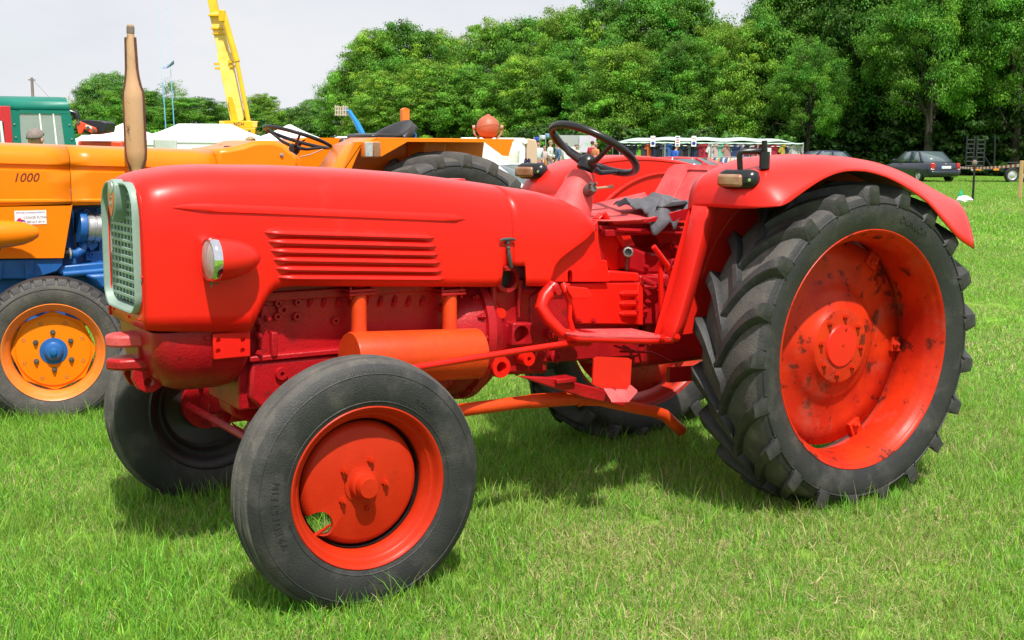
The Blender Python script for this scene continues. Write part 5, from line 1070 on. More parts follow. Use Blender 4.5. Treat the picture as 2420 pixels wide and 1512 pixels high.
# ------------------------------------------------------------------ cars
def car(name, label, px, D, heading, paint, L=4.3, W=1.72, H=1.43, saloon=True):
    r = thing(name, label, 'car', tuple(gp(px, D)))
    BODY = [(-L/2, .42, .62, .70), (-L/2+.06, .30, .80, .80), (-L/2+.25, .24, .90 if saloon else .95, .86), (-.28*L, .22, .95, .87), (-.1*L, .2, .93, .875), (.12*L, .2, .91, .875), (.26*L, .22, .88, .86), (.40*L, .24, .78, .83), (.47*L, .28, .68, .76), (L/2, .40, .56, .64)]
    G = []
    for x, zb, zt, w in BODY:
        w = w*W/1.75; pr = [(0, zt+.02), (.6*w, zt+.015), (.86*w, zt-.02), (.96*w, zt-.10), (w, (zt+zb)/2+.05), (.99*w, (zt+zb)/2-.08), (.93*w, zb+.03), (.8*w, zb)]
        G.append([(x, -a, c) for a, c in reversed(pr)]+[(x, a, c) for a, c in pr[1:]]+[(x, -.8*w, zb)])
    b = MB().grid(G); n = len(G[0]); b.f.append(tuple(range(n-1))); b.f.append(tuple(range((len(G)-1)*n, len(G)*n-1)))
    b.build('body', paint, r, local=True, smooth=45)
    x0, x1, x2, x3 = (-.33*L, -.20*L, .06*L, .22*L) if saloon else (-.42*L, -.34*L, .06*L, .22*L)
    wb, wt = .80*W/1.75, .60*W/1.75
    roof = []
    for x in np.linspace(x1, x2, 7):
        t = (x-x1)/(x2-x1); z = H-.03*(2*t-1)**2; roof.append([(x, -wt*1.03, z-.06), (x, -wt*.9, z-.012), (x, 0, z), (x, wt*.9, z-.012), (x, wt*1.03, z-.06)])
    MB().grid(roof).build('roof', paint, r, local=True, solid=.02, smooth=50)
    zb_ = .93; zr_ = H-.05
    def pane(nm, pts): MB().add(pts, [tuple(range(len(pts)))]).build(nm, 'car_glass', r, local=True, solid=.015)
    pane('rear_window', [(x0, -wb*.9, zb_), (x0, wb*.9, zb_), (x1, wt*.93, zr_), (x1, -wt*.93, zr_)])
    pane('windscreen', [(x3, -wb*.9, zb_-.05), (x3, wb*.9, zb_-.05), (x2, wt*.93, zr_), (x2, -wt*.93, zr_)])
    for s in (-1, 1):
        xm = (x1+x2)/2-.02
        pane('side_window', [(x0+.12, s*wb, zb_), (xm-.03, s*wb, zb_), (xm-.03, s*wt*1.04, zr_-.02), (x1+.03, s*wt*1.04, zr_-.02)])
        pane('side_window', [(xm+.03, s*wb, zb_), (x3-.12, s*wb, zb_-.03), (x2-.03, s*wt*1.04, zr_-.02), (xm+.03, s*wt*1.04, zr_-.02)])
        for p0, p1 in (((x0, s*wb*.95, zb_), (x1, s*wt, zr_)), ((xm, s*wb*1.0, zb_), (xm, s*wt*1.05, zr_)), ((x3, s*wb*.95, zb_-.05), (x2, s*wt, zr_))): MB().tube([p0, p1], .035, 8).build('pillar', paint, r, local=True)
        MB().box((-L/2+.06, s*.66*W/1.75, .74), (.10, .20, .30), rz=-s*.35).build('tail_light', 'tail_red', r, local=True, bevel=.03)
        MB().box((-L/2+.055, s*.68*W/1.75, .60), (.10, .17, .06), rz=-s*.35).build('reverse_light', 'lens', r, local=True, bevel=.015)
        MB().box((L/2-.1, s*.6*W/1.75, .64), (.14, .28, .13), rz=s*.4).build('headlight', 'lens', r, local=True, bevel=.03)
        MB().box((x3-.25, s*(W/2+.06), .98), (.1, .16, .12)).build('mirror', paint, r, local=True, bevel=.03)
        for x in (-.29*L, .31*L):
            Wh = empty('wheel', (x, s*(W/2-.10), .31), r)
            MB().lathe([(.20, -.09), (.28, -.10), (.31, -.07), (.315, 0), (.31, .07), (.28, .10), (.20, .09)], (0, 0, 0), (0, s, 0), 28).build('tyre', 'rubber', Wh, local=True)
            MB().lathe([(.205, .08), (.19, .085), (.17, .05), (.06, .07), (.0005, .075)], (0, 0, 0), (0, s, 0), 24).build('rim', 'alloy', Wh, local=True)
    MB().lathe([(.0005, -.0), (.03, .0), (.025, .01), (.0005, .012)], (-L/2+.035, 0, .86), (-1, 0, .2), 14).build('boot_badge', 'chrome', r, local=True)
    MB().box((-L/2+.01, 0, .70), (.02, .52, .12)).build('number_plate', 'plate_white', r, local=True); MB().box((-L/2-.002, .235, .70), (.02, .05, .12)).build('plate_band', 'plate_blue', r, local=True)
    MB().box((-L/2+.0, 0, .46), (.10, 1.5*W/1.75, .16)).build('bumper', paint, r, local=True, bevel=.05)
    r.rotation_euler.z = heading; return r
hd = lambda deg: yawz+math.pi/2+R_(deg)       # 0 = driving straight away
car('grey_car', 'dark blue grey saloon car parked by the striped tape', 2172, 58, hd(14), 'car_grey', H=1.43)
car('red_car', 'bright red hatchback parked beside the clothes rail', 1640, 42, hd(-118), 'car_red', L=4.0, H=1.22, saloon=False)
car('white_car', 'white car with sloping windscreen behind the orange tractor wheel', 1172, 20, hd(-115), 'car_white', L=4.1, H=1.32)
car('navy_car', 'dark navy car behind the red rear fender near the stall', 1935, 56, hd(100), 'car_navy', H=1.42)
# ------------------------------------------------------------------ trailer, tape, posts
F = Fr(2385, 58, R_(4)); q = thing('trailer', 'dark twin axle plant trailer with raised ladder ramps', 'trailer', tuple(F.o))
F.box(MB(), .3, 0, .62, 4.6, 1.7, .12).build('deck', 'trailer_dark', q, bevel=.01)
F.box(MB(), .05, -.95, .92, 1.35, .3, .05).build('mudguard', 'trailer_dark', q, bevel=.01)
for u in (-.32, .42):
    W = empty('wheel', F(u, -.92, .34)-wloc(q), q); W.rotation_euler.z = F.a
    MB().lathe([(.22, -.09), (.31, -.1), (.345, -.05), (.345, .05), (.31, .1), (.22, .09)], (0, 0, 0), (0, -1, 0), 28).build('tyre', 'rubber', W, local=True)
    MB().lathe([(.235, .09), (.2, .085), (.17, .05), (.08, .09), (.0005, .09)], (0, 0, 0), (0, -1, 0), 24).build('rim', 'alloy', W, local=True)
for u in (-1.9, -1.05): F.box(MB(), u, -.87, .60, .26, .03, .09).build('side_reflector', 'tail_amber', q)
MB().lathe([(.05, 0), (.05, .02), (.0005, .02)], F(-2.2, -.87, .58), -F.d, 14).build('side_lamp', 'lens', q)
for v in (-.6, .5):
    for du in (-.18, .18): MB().tube([F(-1.72+du, v, .6), F(-1.72+du, v, 2.15)], .035, 8).build('ramp_side', 'trailer_dark', q)
    for k in range(7): MB().tube([F(-1.9, v, .75+.2*k), F(-1.54, v, .75+.2*k)], .02, 6).build('ramp_rung', 'trailer_dark', q)
    MB().tube([F(-1.9, v, 1.7), F(-1.1, v, .65)], .025, 6).build('ramp_stay', 'trailer_dark', q)
MB().tube([F(-.55, .4, .6), F(-.6, .4, 2.2)], .03, 8).build('corner_post', 'trailer_dark', q)
pb_ = gp(2303, 36.5); zt_ = zat(2303, 383, 36.5)
po = tag(empty('marker_post', tuple(pb_)), 'black marker post with a round grey cap on the mown grass', 'post')
MB().tube([pb_, pb_+np.array([-.01, 0, .62]), pb_+np.array([-.02, 0, zt_-.1])], [.034, .034, .024], 12).build('post_shaft', 'black_plastic', po)
MB().sphere(pb_+np.array([-.02, 0, zt_-.02]), (.078, .078, .095), 16, 10).build('post_cap', 'wood_pole', po)
wpb = gp(2414, 38.5); tag(MB().box(wpb+np.array([0, 0, zat(2414, 379, 38.5)/2]), (.10, .10, zat(2414, 379, 38.5)), rz=.3).build('wooden_post', 'wood_post', None, bevel=.008), 'square pale wooden post at the end of the tape', 'post')
ta, tb_ = D3(2235, 392, 61), D3(2414, 390, 38.4); tp_ = thing('barrier_tape', 'red and white striped barrier tape strung above the grass', 'tape', tuple(tb_))
NT = 46
for k in range(NT):
    p0 = ta+(tb_-ta)*k/NT; p1 = ta+(tb_-ta)*(k+1)/NT; s0 = -.10*math.sin(math.pi*k/NT); s1 = -.10*math.sin(math.pi*(k+1)/NT); z_ = np.array([0, 0, 1.])
    hh = .045
    MB().hexa([p0+z_*(s0-hh), p1+z_*(s1-hh), p1+z_*(s1-hh)+np.array([.01, .01, 0]), p0+z_*(s0-hh)+np.array([.01, .01, 0]), p0+z_*(s0+hh), p1+z_*(s1+hh), p1+z_*(s1+hh)+np.array([.01, .01, 0]), p0+z_*(s0+hh)+np.array([.01, .01, 0])]).build('red_stripe' if k % 2 else 'white_stripe', 'tape_red' if k % 2 else 'tape_white', tp_)
bgp = gp(2283, 36); b = MB(); b.sphere(bgp+np.array([0, 0, .08]), (.30, .18, .12), 14, 8); v = np.array(b.v); v += np.random.default_rng(1).normal(0, .012, v.shape); b.v = [tuple(p) for p in v]
tag(b.build('plastic_bag', 'white_sticker', None, smooth=0), 'crumpled white plastic bag on the grass by the black post', 'bag')
gb = gp(2271, 36.6); tag(MB().lathe([(.0005, 0), (.06, 0), (.065, .05), (.065, .22), (.05, .28), (.025, .32), (.025, .37), (.0005, .37)], gb, (.2, 0, 1), 16).build('green_bottle', cloth((.02, .4, .2)), None), 'green bottle standing behind the plastic bag', 'bottle')
# ------------------------------------------------------------------ canvas cab vehicle, left
F = Fr(92, 15.5, R_(19)); q = thing('canvas_cab', 'red farm vehicle with green canvas cab and clear plastic windows', 'vehicle', tuple(F.o)); mp_ = 15.5/FPX
U_ = lambda px: (px-92)*mp_; zz = lambda py: zat(92, py, 15.5)
G = []
for j, (py, x0, x1, v0, v1) in enumerate(((340, -60, 172, 0, 1.3), (300, -60, 167, .0, 1.3), (262, -60, 160, .03, 1.28), (243, -60, 157, .06, 1.25), (236, -60, 154, .12, 1.2), (231, -60, 150, .22, 1.1), (228, -60, 140, .5, .8))):
    row = [F(U_(x0), v0, zz(py)), F(U_(x1), v0, zz(py)), F(U_(x1), v1, zz(py)), F(U_(x0), v1, zz(py))]; G.append(row)
MB().grid(G[2:]).add(G[-1], [(0, 1, 2, 3)]).build('canvas_roof', 'canvas_green', q, smooth=60, solid=.015)
wv = lambda a: .012*math.sin(a*2.1)
side = [F(U_(x), -.012+wv(x+y), zz(y)) for x, y in ((30, 262), (50, 264), (50, 343), (30, 343))]; MB().prism(side, tuple(F.d*.02)).build('canvas_side', 'canvas_green', q)
MB().prism([F(U_(x), -.012, zz(y)) for x, y in ((50, 262), (160, 262), (162, 270), (50, 270))], tuple(F.d*.02)).build('canvas_side', 'canvas_green', q)
MB().prism([F(U_(x), -.012, zz(y)) for x, y in ((140, 269), (161, 269), (167, 305), (172, 343), (146, 343))], tuple(F.d*.02)).build('canvas_side', 'canvas_green', q)
MB().prism([F(U_(x), -.002, zz(y)) for x, y in ((49, 269), (140, 269), (147, 343), (51, 343))], tuple(F.d*.006)).build('clear_window', 'clear_plastic', q)
for x in (92, 122): MB().prism([F(U_(x), -.012, zz(270)), F(U_(x+3), -.012, zz(270)), F(U_(x+8), -.012, zz(343)), F(U_(x+4), -.012, zz(343))], tuple(F.d*.01)).build('window_seam', 'white_sticker', q)
for x, y in ((38, 295), (40, 325), (158, 295), (162, 328)): MB().lathe([(.012, 0), (.01, .006), (.0005, .008)], F(U_(x), -.02, zz(y)), -F.d, 10).build('stud', 'aluminium', q)
MB().prism([F(U_(x), -.05, zz(y)) for x, y in ((-60, 254), (31, 254), (33, 345), (16, 345), (15, 292), (8, 284), (-20, 282), (-60, 282))], tuple(F.d*.05)).build('door_frame', 'car_red', q, bevel=.006)
MB().prism([F(U_(x), -.03, zz(y)) for x, y in ((-60, 282), (6, 284), (12, 292), (14, 345), (-60, 345))], tuple(F.d*.01)).build('door_window', 'clear_plastic', q)
MB().tube([F(U_(9), -.06, zz(288)), F(U_(13), -.06, zz(345))], .018, 8).build('door_rail', 'white_sticker', q)
F.box(MB(), U_(50), .65, .8, 1.25, 1.3, 1.1).build('body_shell', 'car_red', q, bevel=.05)
F.box(MB(), U_(60), 1.2, zz(300), 1.0, .04, .5).build('rear_wall', 'canvas_green', q)
MB().tube([F(U_(160), .1, zz(262)), F(U_(172), .1, zz(268)), F(U_(174), .1, zz(282))], [.03, .05, .05], 10).build('work_lamp', 'black_plastic', q)
for u in (U_(0), U_(140)):
    for v in (.05, 1.25): MB().lathe([(.0005, -.12), (.2, -.12), (.34, -.12), (.38, -.08), (.38, .08), (.34, .12), (.2, .12), (.0005, .12)], F(u, v, .38), F.d, 24).build('wheel', 'rubber', q)
# ------------------------------------------------------------------ loader with black bucket
F = Fr(215, 38); q = thing('loader', 'orange red loader raising a wide black bucket behind the tents', 'loader', tuple(F.o)); mp_ = 38/FPX
u_ = lambda px: (px-215)*mp_; zz = lambda py: zat(215, py, 38)
pts = [F(u_(x), 0, zz(y)) for x, y in ((176, 306), (176, 296), (185, 287), (205, 284), (235, 286), (250, 291), (248, 304), (246, 312))]; MB().prism(pts+[F(u_(210), 0, zz(318))], tuple(F.d*.9)).build('bucket', 'trailer_dark', q, bevel=.02)
MB().prism([F(u_(x), -.25, zz(y)) for x, y in ((185, 290), (190, 287), (230, 303), (232, 312), (222, 316), (204, 305), (198, 316), (190, 318))], tuple(F.d*.12)).build('arm', 'loader_red', q, bevel=.01)
MB().prism([F(u_(x), -.26, zz(y)) for x, y in ((208, 296), (222, 300), (222, 305), (208, 301))], tuple(F.d*.02)).build('arm_label', 'white_sticker', q)
for x, y in ((191, 291), (213, 303), (226, 309)): MB().lathe([(.06, 0), (.05, .03), (.0005, .03)], F(u_(x), -.25, zz(y)), -F.d, 12).build('arm_pin', 'iron', q)
F.box(MB(), 0, 1.5, .95, 1.4, 1.6, 1.3).build('chassis', 'loader_red', q, bevel=.05)
for u in (-.6, .6):
    for v in (.8, 2.2): MB().lathe([(.0005, -.15), (.4, -.15), (.45, 0), (.4, .15), (.0005, .15)], F(u, v, .45), F.r, 20).build('wheel', 'rubber', q)
# ------------------------------------------------------------------ white tents
def tent(label, pxc, D, hwm, dep, zeave, zap, ridge=0., name='marquee'):
    F = Fr(pxc, D); q = thing(name, label, 'tent', tuple(F.o), None)
    c = [F(-hwm, 0, zeave), F(hwm, 0, zeave), F(hwm, dep, zeave), F(-hwm, dep, zeave)]; a, b_ = F(-ridge, dep/2, zap), F(ridge, dep/2, zap)
    def sag(p0, p1, p2, p3, n=6):
        G = []
        for i in range(n+1):
            t = i/n; e0 = np.array(p0)+(np.array(p3)-p0)*t; e1 = np.array(p1)+(np.array(p2)-p1)*t; G.append([e0+(e1-e0)*j/n-np.array([0, 0, .10*math.sin(math.pi*t)]) for j in range(n+1)])
        return G
    m = MB(); m.grid(sag(c[0], c[1], b_, a)); m.grid(sag(c[2], c[3], a, b_)); m.grid(sag(c[1], c[2], b_, b_)); m.grid(sag(c[3], c[0], a, a)); m.build('tent_roof', 'canvas_white', q, smooth=40, solid=.02)
    m = MB().prism([F(-hwm, -.01, zeave+.02), F(hwm, -.01, zeave+.02), F(hwm, -.01, zeave-.28), F(-hwm, -.01, zeave-.28)], tuple(F.d*.02)); m.build('valance', 'canvas_white', q)
    for u in (-hwm, hwm): 
        for v in (0, dep): MB().cyl(F(u, v, 0), F(u, v, zeave), .04, 8).build('tent_leg', 'stall_pole', q)
    MB().prism([F(-hwm, dep, zeave), F(hwm, dep, zeave), F(hwm, dep, 0), F(-hwm, dep, 0)], tuple(F.d*.02)).build('back_wall', 'canvas_white', q); MB().prism([F(-hwm, .05, zeave), F(hwm, .05, zeave), F(hwm, .05, 0), F(-hwm, .05, 0)], tuple(F.d*.02)).build('front_wall', 'canvas_white', q)
    for s in (-1, 1): MB().prism([F(s*hwm, 0, zeave), F(s*hwm, dep, zeave), F(s*hwm, dep, 0), F(s*hwm, 0, 0)], tuple(F.r*.02)).build('side_wall', 'canvas_white', q)
    return q
zt = lambda px, py, D: zat(px, py, D)
tent('white pyramid tent with a sharp peak beside the tan exhaust', 263, 70, 2.35, 4.6, zt(263, 330, 70), zt(263, 289, 70))
tent('long white marquee with a flat ridge under the yellow crane', 458, 75, 3.6, 5.0, zt(458, 326, 75), zt(458, 292, 75), 1.65)
tent('white pointed tent right of the crane base', 665, 72, 2.3, 4.6, zt(665, 334, 72), zt(665, 294, 72), .1)
tent('low white tent roof behind the orange steering wheel', 835, 66, 2.4, 4.5, zt(835, 338, 66), zt(835, 322, 66), 1.2)
tent('low white tent between the loader and the pyramid tent', 200, 62, 1.2, 3.0, zt(200, 338, 62), zt(200, 319, 62), .7)
# ------------------------------------------------------------------ mobile crane
F = Fr(567, 110); q = thing('mobile_crane', 'yellow mobile crane with its telescopic boom raised over the tents', 'crane', tuple(F.o)); mp_ = 110/FPX
u_ = lambda px: (px-567)*mp_; zz = lambda py: zat(567, py, 110)
F.box(MB(), 0, 0, (zz(303)+zz(318))/2, 82*mp_, 3.0, zz(303)-zz(318)).build('carrier_deck', 'yellow_paint', q, bevel=.05)
F.box(MB(), 0, .2, (zz(287)+zz(303))/2, 66*mp_, 2.4, zz(287)-zz(303)).build('superstructure', 'yellow_paint', q, bevel=.06)
for s in (-1, 1): F.box(MB(), s*38*mp_, -.2, (zz(287)+zz(303))/2, 12*mp_, 1.8, zz(287)-zz(303)-.05).build('counterweight', 'pale_yellow', q, bevel=.06)
lettering('NCH', .42, 'ink', q, lambda x, y, z: tuple(F(u_(568)+x, -1.03-z, zz(298)+y)), depth=.01)
for k in range(6): F.box(MB(), u_(540+k*11), -1.52, zz(311), 5*mp_, .04, 5*mp_).build('deck_fitting', 'iron' if k % 2 else 'pale_yellow', q)
F.box(MB(), 0, 1.0, .95, 2.4, 9.0, .5).build('chassis', 'iron', q, bevel=.05)
for s in (-1, 1):
    for v in (-2.5, -1.0, 3.0, 4.5): MB().lathe([(.0005, -.17), (.5, -.17), (.55, 0), (.5, .17), (.0005, .17)], F(s*1.1, v, .55), F.r, 20).build('wheel', 'rubber', q)
def beam(p0, p1, w, h, name, m):
    p0, p1 = np.array(p0), np.array(p1); t = (p1-p0)/np.linalg.norm(p1-p0); a = F.r-t*np.dot(F.r, t); a /= np.linalg.norm(a); b2 = np.cross(a, t)
    MB().hexa([p0-a*w/2-b2*h/2, p0+a*w/2-b2*h/2, p0+a*w/2+b2*h/2, p0-a*w/2+b2*h/2, p1-a*w/2-b2*h/2, p1+a*w/2-b2*h/2, p1+a*w/2+b2*h/2, p1-a*w/2+b2*h/2]).build(name, m, q, bevel=.04)
bp = lambda px, py, v: F(u_(px), v, zz(py))
beam(bp(557, 290, .8), bp(520, 130, 2.0), 31*mp_, .9, 'boom_base', 'pale_yellow')
beam(bp(522, 140, 1.95), bp(498, 36, 2.6), 25*mp_, .75, 'boom_section', 'pale_yellow'); beam(bp(499, 42, 2.55), bp(462, -120, 3.6), 20*mp_, .6, 'boom_section', 'yellow_paint')
beam(bp(462, -118, 3.6), bp(432, -260, 4.4), 14*mp_, .5, 'boom_section', 'yellow_paint')
for py, px in ((72, 506), (84, 509), (42, 500)): F.box(MB(), u_(px), 2.2, zz(py), 29*mp_, 1.0, .12).build('boom_collar', 'yellow_paint', q)
MB().tube([bp(584, 288, .2), bp(556, 150, .9)], 5.2*mp_, 12).tube([bp(556, 150, .9), bp(524, 40, 1.4)], 7.5*mp_, 12).build('luffing_ram', 'yellow_paint', q)
F.box(MB(), u_(522), 1.3, zz(45), 14*mp_, .7, 26*mp_).build('ram_head', 'yellow_paint', q, bevel=.05)
for py, px in ((155, 506), (160, 543), (150, 540), (165, 508)): F.box(MB(), u_(px), 1.3, zz(py), 12*mp_, .3, .2).build('boom_bracket', 'yellow_paint', q)
MB().prism([bp(x, y, .3) for x, y in ((536, 232), (544, 232), (560, 288), (545, 288))], tuple(F.d*.5)).build('boom_cheek', 'yellow_paint', q)
# ------------------------------------------------------------------ bungee ropes with a flag
for k, (t0, b0) in enumerate((((367, -60), (391, 292)), ((389, -60), (411, 292)))):
    A, B = D3(t0[0], t0[1], 88), D3(b0[0], b0[1], 88); mid = A+(B-A)*.72
    rp_ = thing('bungee_rope', ['pale blue bungee rope hanging beside the flag, tan exhaust side', 'pale blue bungee rope hanging behind the flag, crane side'][k], 'rope', (float(B[0]), float(B[1]), 0))
    MB().tube([A, mid], .017, 6).build('rope', 'sky_rope', rp_); MB().tube([mid, B, np.array([B[0], B[1], 0])], .04, 6).build('rope_sleeve', 'rope_blue', rp_)
G = []
for i in range(9):
    row = []
    for j in range(7): u, v = i/8, j/6; row.append(D3(384+27*u, 161-19*u+(16*u*(1-u)+9*u)*v, 87.6+.3*math.sin(6*u+3*v)))
    G.append(row)
tag(MB().grid(G).build('blue_flag', 'blue_flag', None, solid=.02), 'small crumpled blue flag flying between the bungee ropes', 'flag')
# ------------------------------------------------------------------ telegraph pole
A = gp(81, 90); A2 = D3(75, 184, 90); tpq = thing('telegraph_pole', 'leaning grey wooden telegraph pole above the green canvas roof', 'pole', tuple(A))
MB().tube([A, A2], [.13, .10], 10).build('pole_shaft', 'wood_pole', tpq); MB().tube([A2-np.array([0, 0, .1]), D3(100, 212, 80), D3(118, 232, 72), D3(140, 262, 60)], .012, 5).build('stay_wire', 'iron', tpq)
MB().box(A2-np.array([0, 0, .15]), (.5, .08, .08)).build('insulator_bar', 'wood_pole', tpq)
# ------------------------------------------------------------------ blue telehandler with a cage
F = Fr(835, 72); q = thing('telehandler', 'blue telehandler boom lifting a slatted wooden crate beside the trees', 'telehandler', tuple(F.o))
tp2 = lambda px, py, v=0: F((px-835)*72/FPX, v, zat(835, py, 72))
MB().tube([tp2(856, 322), tp2(838, 288)], .17, 8).build('boom', 'sky_blue', q); MB().tube([tp2(838, 288), tp2(822, 264)], .13, 8).build('inner_boom', 'sky_blue', q)
F.box(MB(), .6, .8, .95, 3.4, 1.8, .9).build('chassis', 'sky_blue', q, bevel=.1)
for u in (-.7, 1.7): MB().lathe([(.0005, -.2), (.45, -.2), (.5, 0), (.45, .2), (.0005, .2)], F(u, -.2, .5), F.d, 20).build('wheel', 'rubber', q)
MB().tube([tp2(822, 264), tp2(812, 262)], .1, 8).build('fork_carriage', 'sky_blue', q)
cr_ = thing('slatted_crate', 'pale slatted wooden crate held up by the blue telehandler', 'crate', tuple(tp2(806, 275)))
for k in range(5): 
    for v in (-.4, .4): MB().cyl(tp2(793+6*k, 275, v), tp2(793+6*k+(k % 2), 251+(k % 3)*2, v), .035, 6).build('slat', 'wood_crate', cr_)
for py in (274, 264, 256):
    for v in (-.4, .4): MB().cyl(tp2(791, py, v), tp2(819, py, v), .03, 6).build('cross_slat', 'wood_crate', cr_)
    for x in (792, 818): MB().cyl(tp2(x, py, -.4), tp2(x, py, .4), .03, 6).build('cross_slat', 'wood_crate', cr_)
# ------------------------------------------------------------------ white catering van with striped awning cloth
F = Fr(1215, 34); q = thing('catering_van', 'white box van with tan end panel and striped awning cloth', 'van', tuple(F.o)); mp_ = 34/FPX
u_ = lambda px: (px-1215)*mp_; zz = lambda py: zat(1215, py, 34)
zb_ = .35
MB().prism([F(u_(x), 0, z) for x, z in ((1085, zb_), (1238, zb_), (1238, zz(326)), (1085, zz(326)))], tuple(F.d*2.0)).build('van_body', 'canvas_white', q, bevel=.05)
MB().prism([F(u_(x), .02, z) for x, z in ((1240, zb_), (1264, zb_), (1266, zz(345)), (1262, zz(330)), (1240, zz(327)))], tuple(F.d*1.9)).build('end_panel', 'panel_tan', q, bevel=.03)
G = []; 
mat('awning_stripe', (.62, .70, .55), .7, col2=(.72, .76, .68), scale=3, stretch=(.5, .5, 9), lo=.45, hi=.55)
for i in range(11):
    row = []
    for j in range(9): u, v = i/10, j/8; row.append(F(u_(1138+78*u+10*(1-v)*u), -.06-.5*(1-u)*v-.05*math.sin(9*u+2*v), zz(345)+(.35-zz(345))*v-.25*(1-u)*(1-v)))
    G.append(row)
MB().grid(G).build('awning_cloth', 'awning_stripe', q, solid=.01, smooth=60)
MB().lathe([(.0005, 0), (.07, 0), (.07, .02), (.0005, .02)], F(u_(1237), -.01, zz(334)), -F.d, 10).build('van_lamp', 'white_sticker', q)
for u in (-1.1, .15): MB().lathe([(.0005, -.1), (.3, -.1), (.33, 0), (.3, .1), (.0005, .1)], F(u, .1, .33), F.d, 20).build('wheel', 'rubber', q)
for k, cc_ in enumerate(((.05, .03, .12), (.25, .22, .25), (.1, .1, .12), (.3, .28, .3))):
    tag(shirt_mesh(MB(), Fr(1243+k*5, 33.6), 0, 0, zz(372)-.1*k, .16, 1.0).build('hanging_coat', cloth(cc_), None), '%s coat hanging at the tan end of the van' % ['purple', 'grey', 'black', 'pale grey'][k], 'coat')
# ------------------------------------------------------------------ hoarding with picture, dark trailer behind people
F = Fr(1385, 66); q = thing('picture_board', 'pastel picture board on a grey hoarding behind the people', 'board', tuple(F.o))
mat('board_print', (.55, .62, .75), .6, col2=(.72, .45, .60), scale=1.4, dirt=((.25, .6, .35), 2.2, .52, .8)); 
F.box(MB(), 0, 0, zat(1385, 340, 66), .9, .06, .9).build('picture', 'board_print', q); F.box(MB(), -1.0, .1, zat(1385, 342, 66)-.3, 1.4, .05, 1.6).build('hoarding', 'alloy', q); MB().cyl(F(-.4, .05, 0), F(-.4, .05, zat(1385, 330, 66)), .04, 8).cyl(F(.4, .05, 0), F(.4, .05, zat(1385, 330, 66)), .04, 8).build('board_leg', 'stall_pole', q)
for k, px in enumerate((1318, 1332, 1346)):
    a_ = gp(px-60, 62+k); fl = thing('pennant', ['royal blue', 'white and blue', 'pale blue'][k]+' pennant on a thin pole behind the van', 'flag', tuple(a_))
    MB().cyl(a_, a_+np.array([0, 0, 1.97+.1*k]), .02, 6).build('flag_pole', 'stall_pole', fl); G = [[a_+RT*(.3*i/5)+np.array([0, .08*math.sin(i*1.5+k), 1.95+.1*k-.22*j/3]) for j in range(4)] for i in range(6)]
    MB().grid(G).build('flag_cloth', cloth([(.03, .1, .5), (.6, .65, .75), (.2, .4, .65)][k]), fl, solid=.01)
# ------------------------------------------------------------------ trees
def leaf_mesh(name, cen, nrm, size, tint, rg, aspect=.62):
    n = len(cen); t = rg.normal(size=(n, 3)); t -= nrm*np.sum(t*nrm, 1, keepdims=True); t /= np.linalg.norm(t, axis=1, keepdims=True)+1e-9
    b = np.cross(nrm, t); s = size[:, None]
    v = np.stack([cen-t*s*.5, cen+b*s*.5*aspect+nrm*s*.06, cen+t*s*.5, cen-b*s*.5*aspect+nrm*s*.06], 1).reshape(-1, 3)
    me = bpy.data.meshes.new(name); me.vertices.add(4*n); me.vertices.foreach_set('co', v.astype(np.float32).ravel())
    me.loops.add(4*n); me.loops.foreach_set('vertex_index', np.arange(4*n, dtype=np.int32)); me.polygons.add(n)
    me.polygons.foreach_set('loop_start', np.arange(0, 4*n, 4, dtype=np.int32)); me.update(calc_edges=True)
    a = me.attributes.new('tint', 'FLOAT_COLOR', 'POINT'); c = np.ones((4*n, 4), np.float32); c[:, :3] = np.repeat(tint, 4, 0); a.data.foreach_set('color', c.ravel())
    me.materials.append(MATS['leaf']); return me
def blobs_to_leaves(cs, rs, rg, per, lsize, base, var=.30, up=.35):
    C, Nn, Sz, Ti = [], [], [], []
    for c, r in zip(cs, rs):
        br0 = 1+var*rg.normal(); hue = .15*rg.normal(); out = np.array([c[0], c[1], 0.])*0
        for s_ in range(5):                                   # sprays of leaves within one bough
            k = int(per/5*(.6+.8*rg.random())); off = np.clip(rg.normal(size=3), -1.3, 1.3)*r*np.array([.65, .65, .45]); rr = r*rg.uniform(.35, .65)
            d = rg.normal(size=(k, 3)); d[:, 2] += up; d /= np.linalg.norm(d, axis=1, keepdims=True)
            p = c+off+d*(rr*np.clip(rg.normal(.8, .25, k), .1, 1.3))[:, None]*np.array([1.25, 1.25, .6]); nn = d*1.15+rg.normal(size=(k, 3))*.42; nn[:, 2] += .25; nn /= np.linalg.norm(nn, axis=1, keepdims=True)
            br = br0*(1+.12*rg.normal())*(1+.12*rg.normal(size=k))
            col = np.array(base)[None]*np.clip(br, .4, 1.9)[:, None]*np.array([1+.9*hue, 1, 1-.3*hue])[None]
            C.append(p); Nn.append(nn); Sz.append(lsize*(.6+.8*rg.random(k))); Ti.append(np.clip(col, .004, .9))
    return np.concatenate(C), np.concatenate(Nn), np.concatenate(Sz), np.concatenate(Ti)
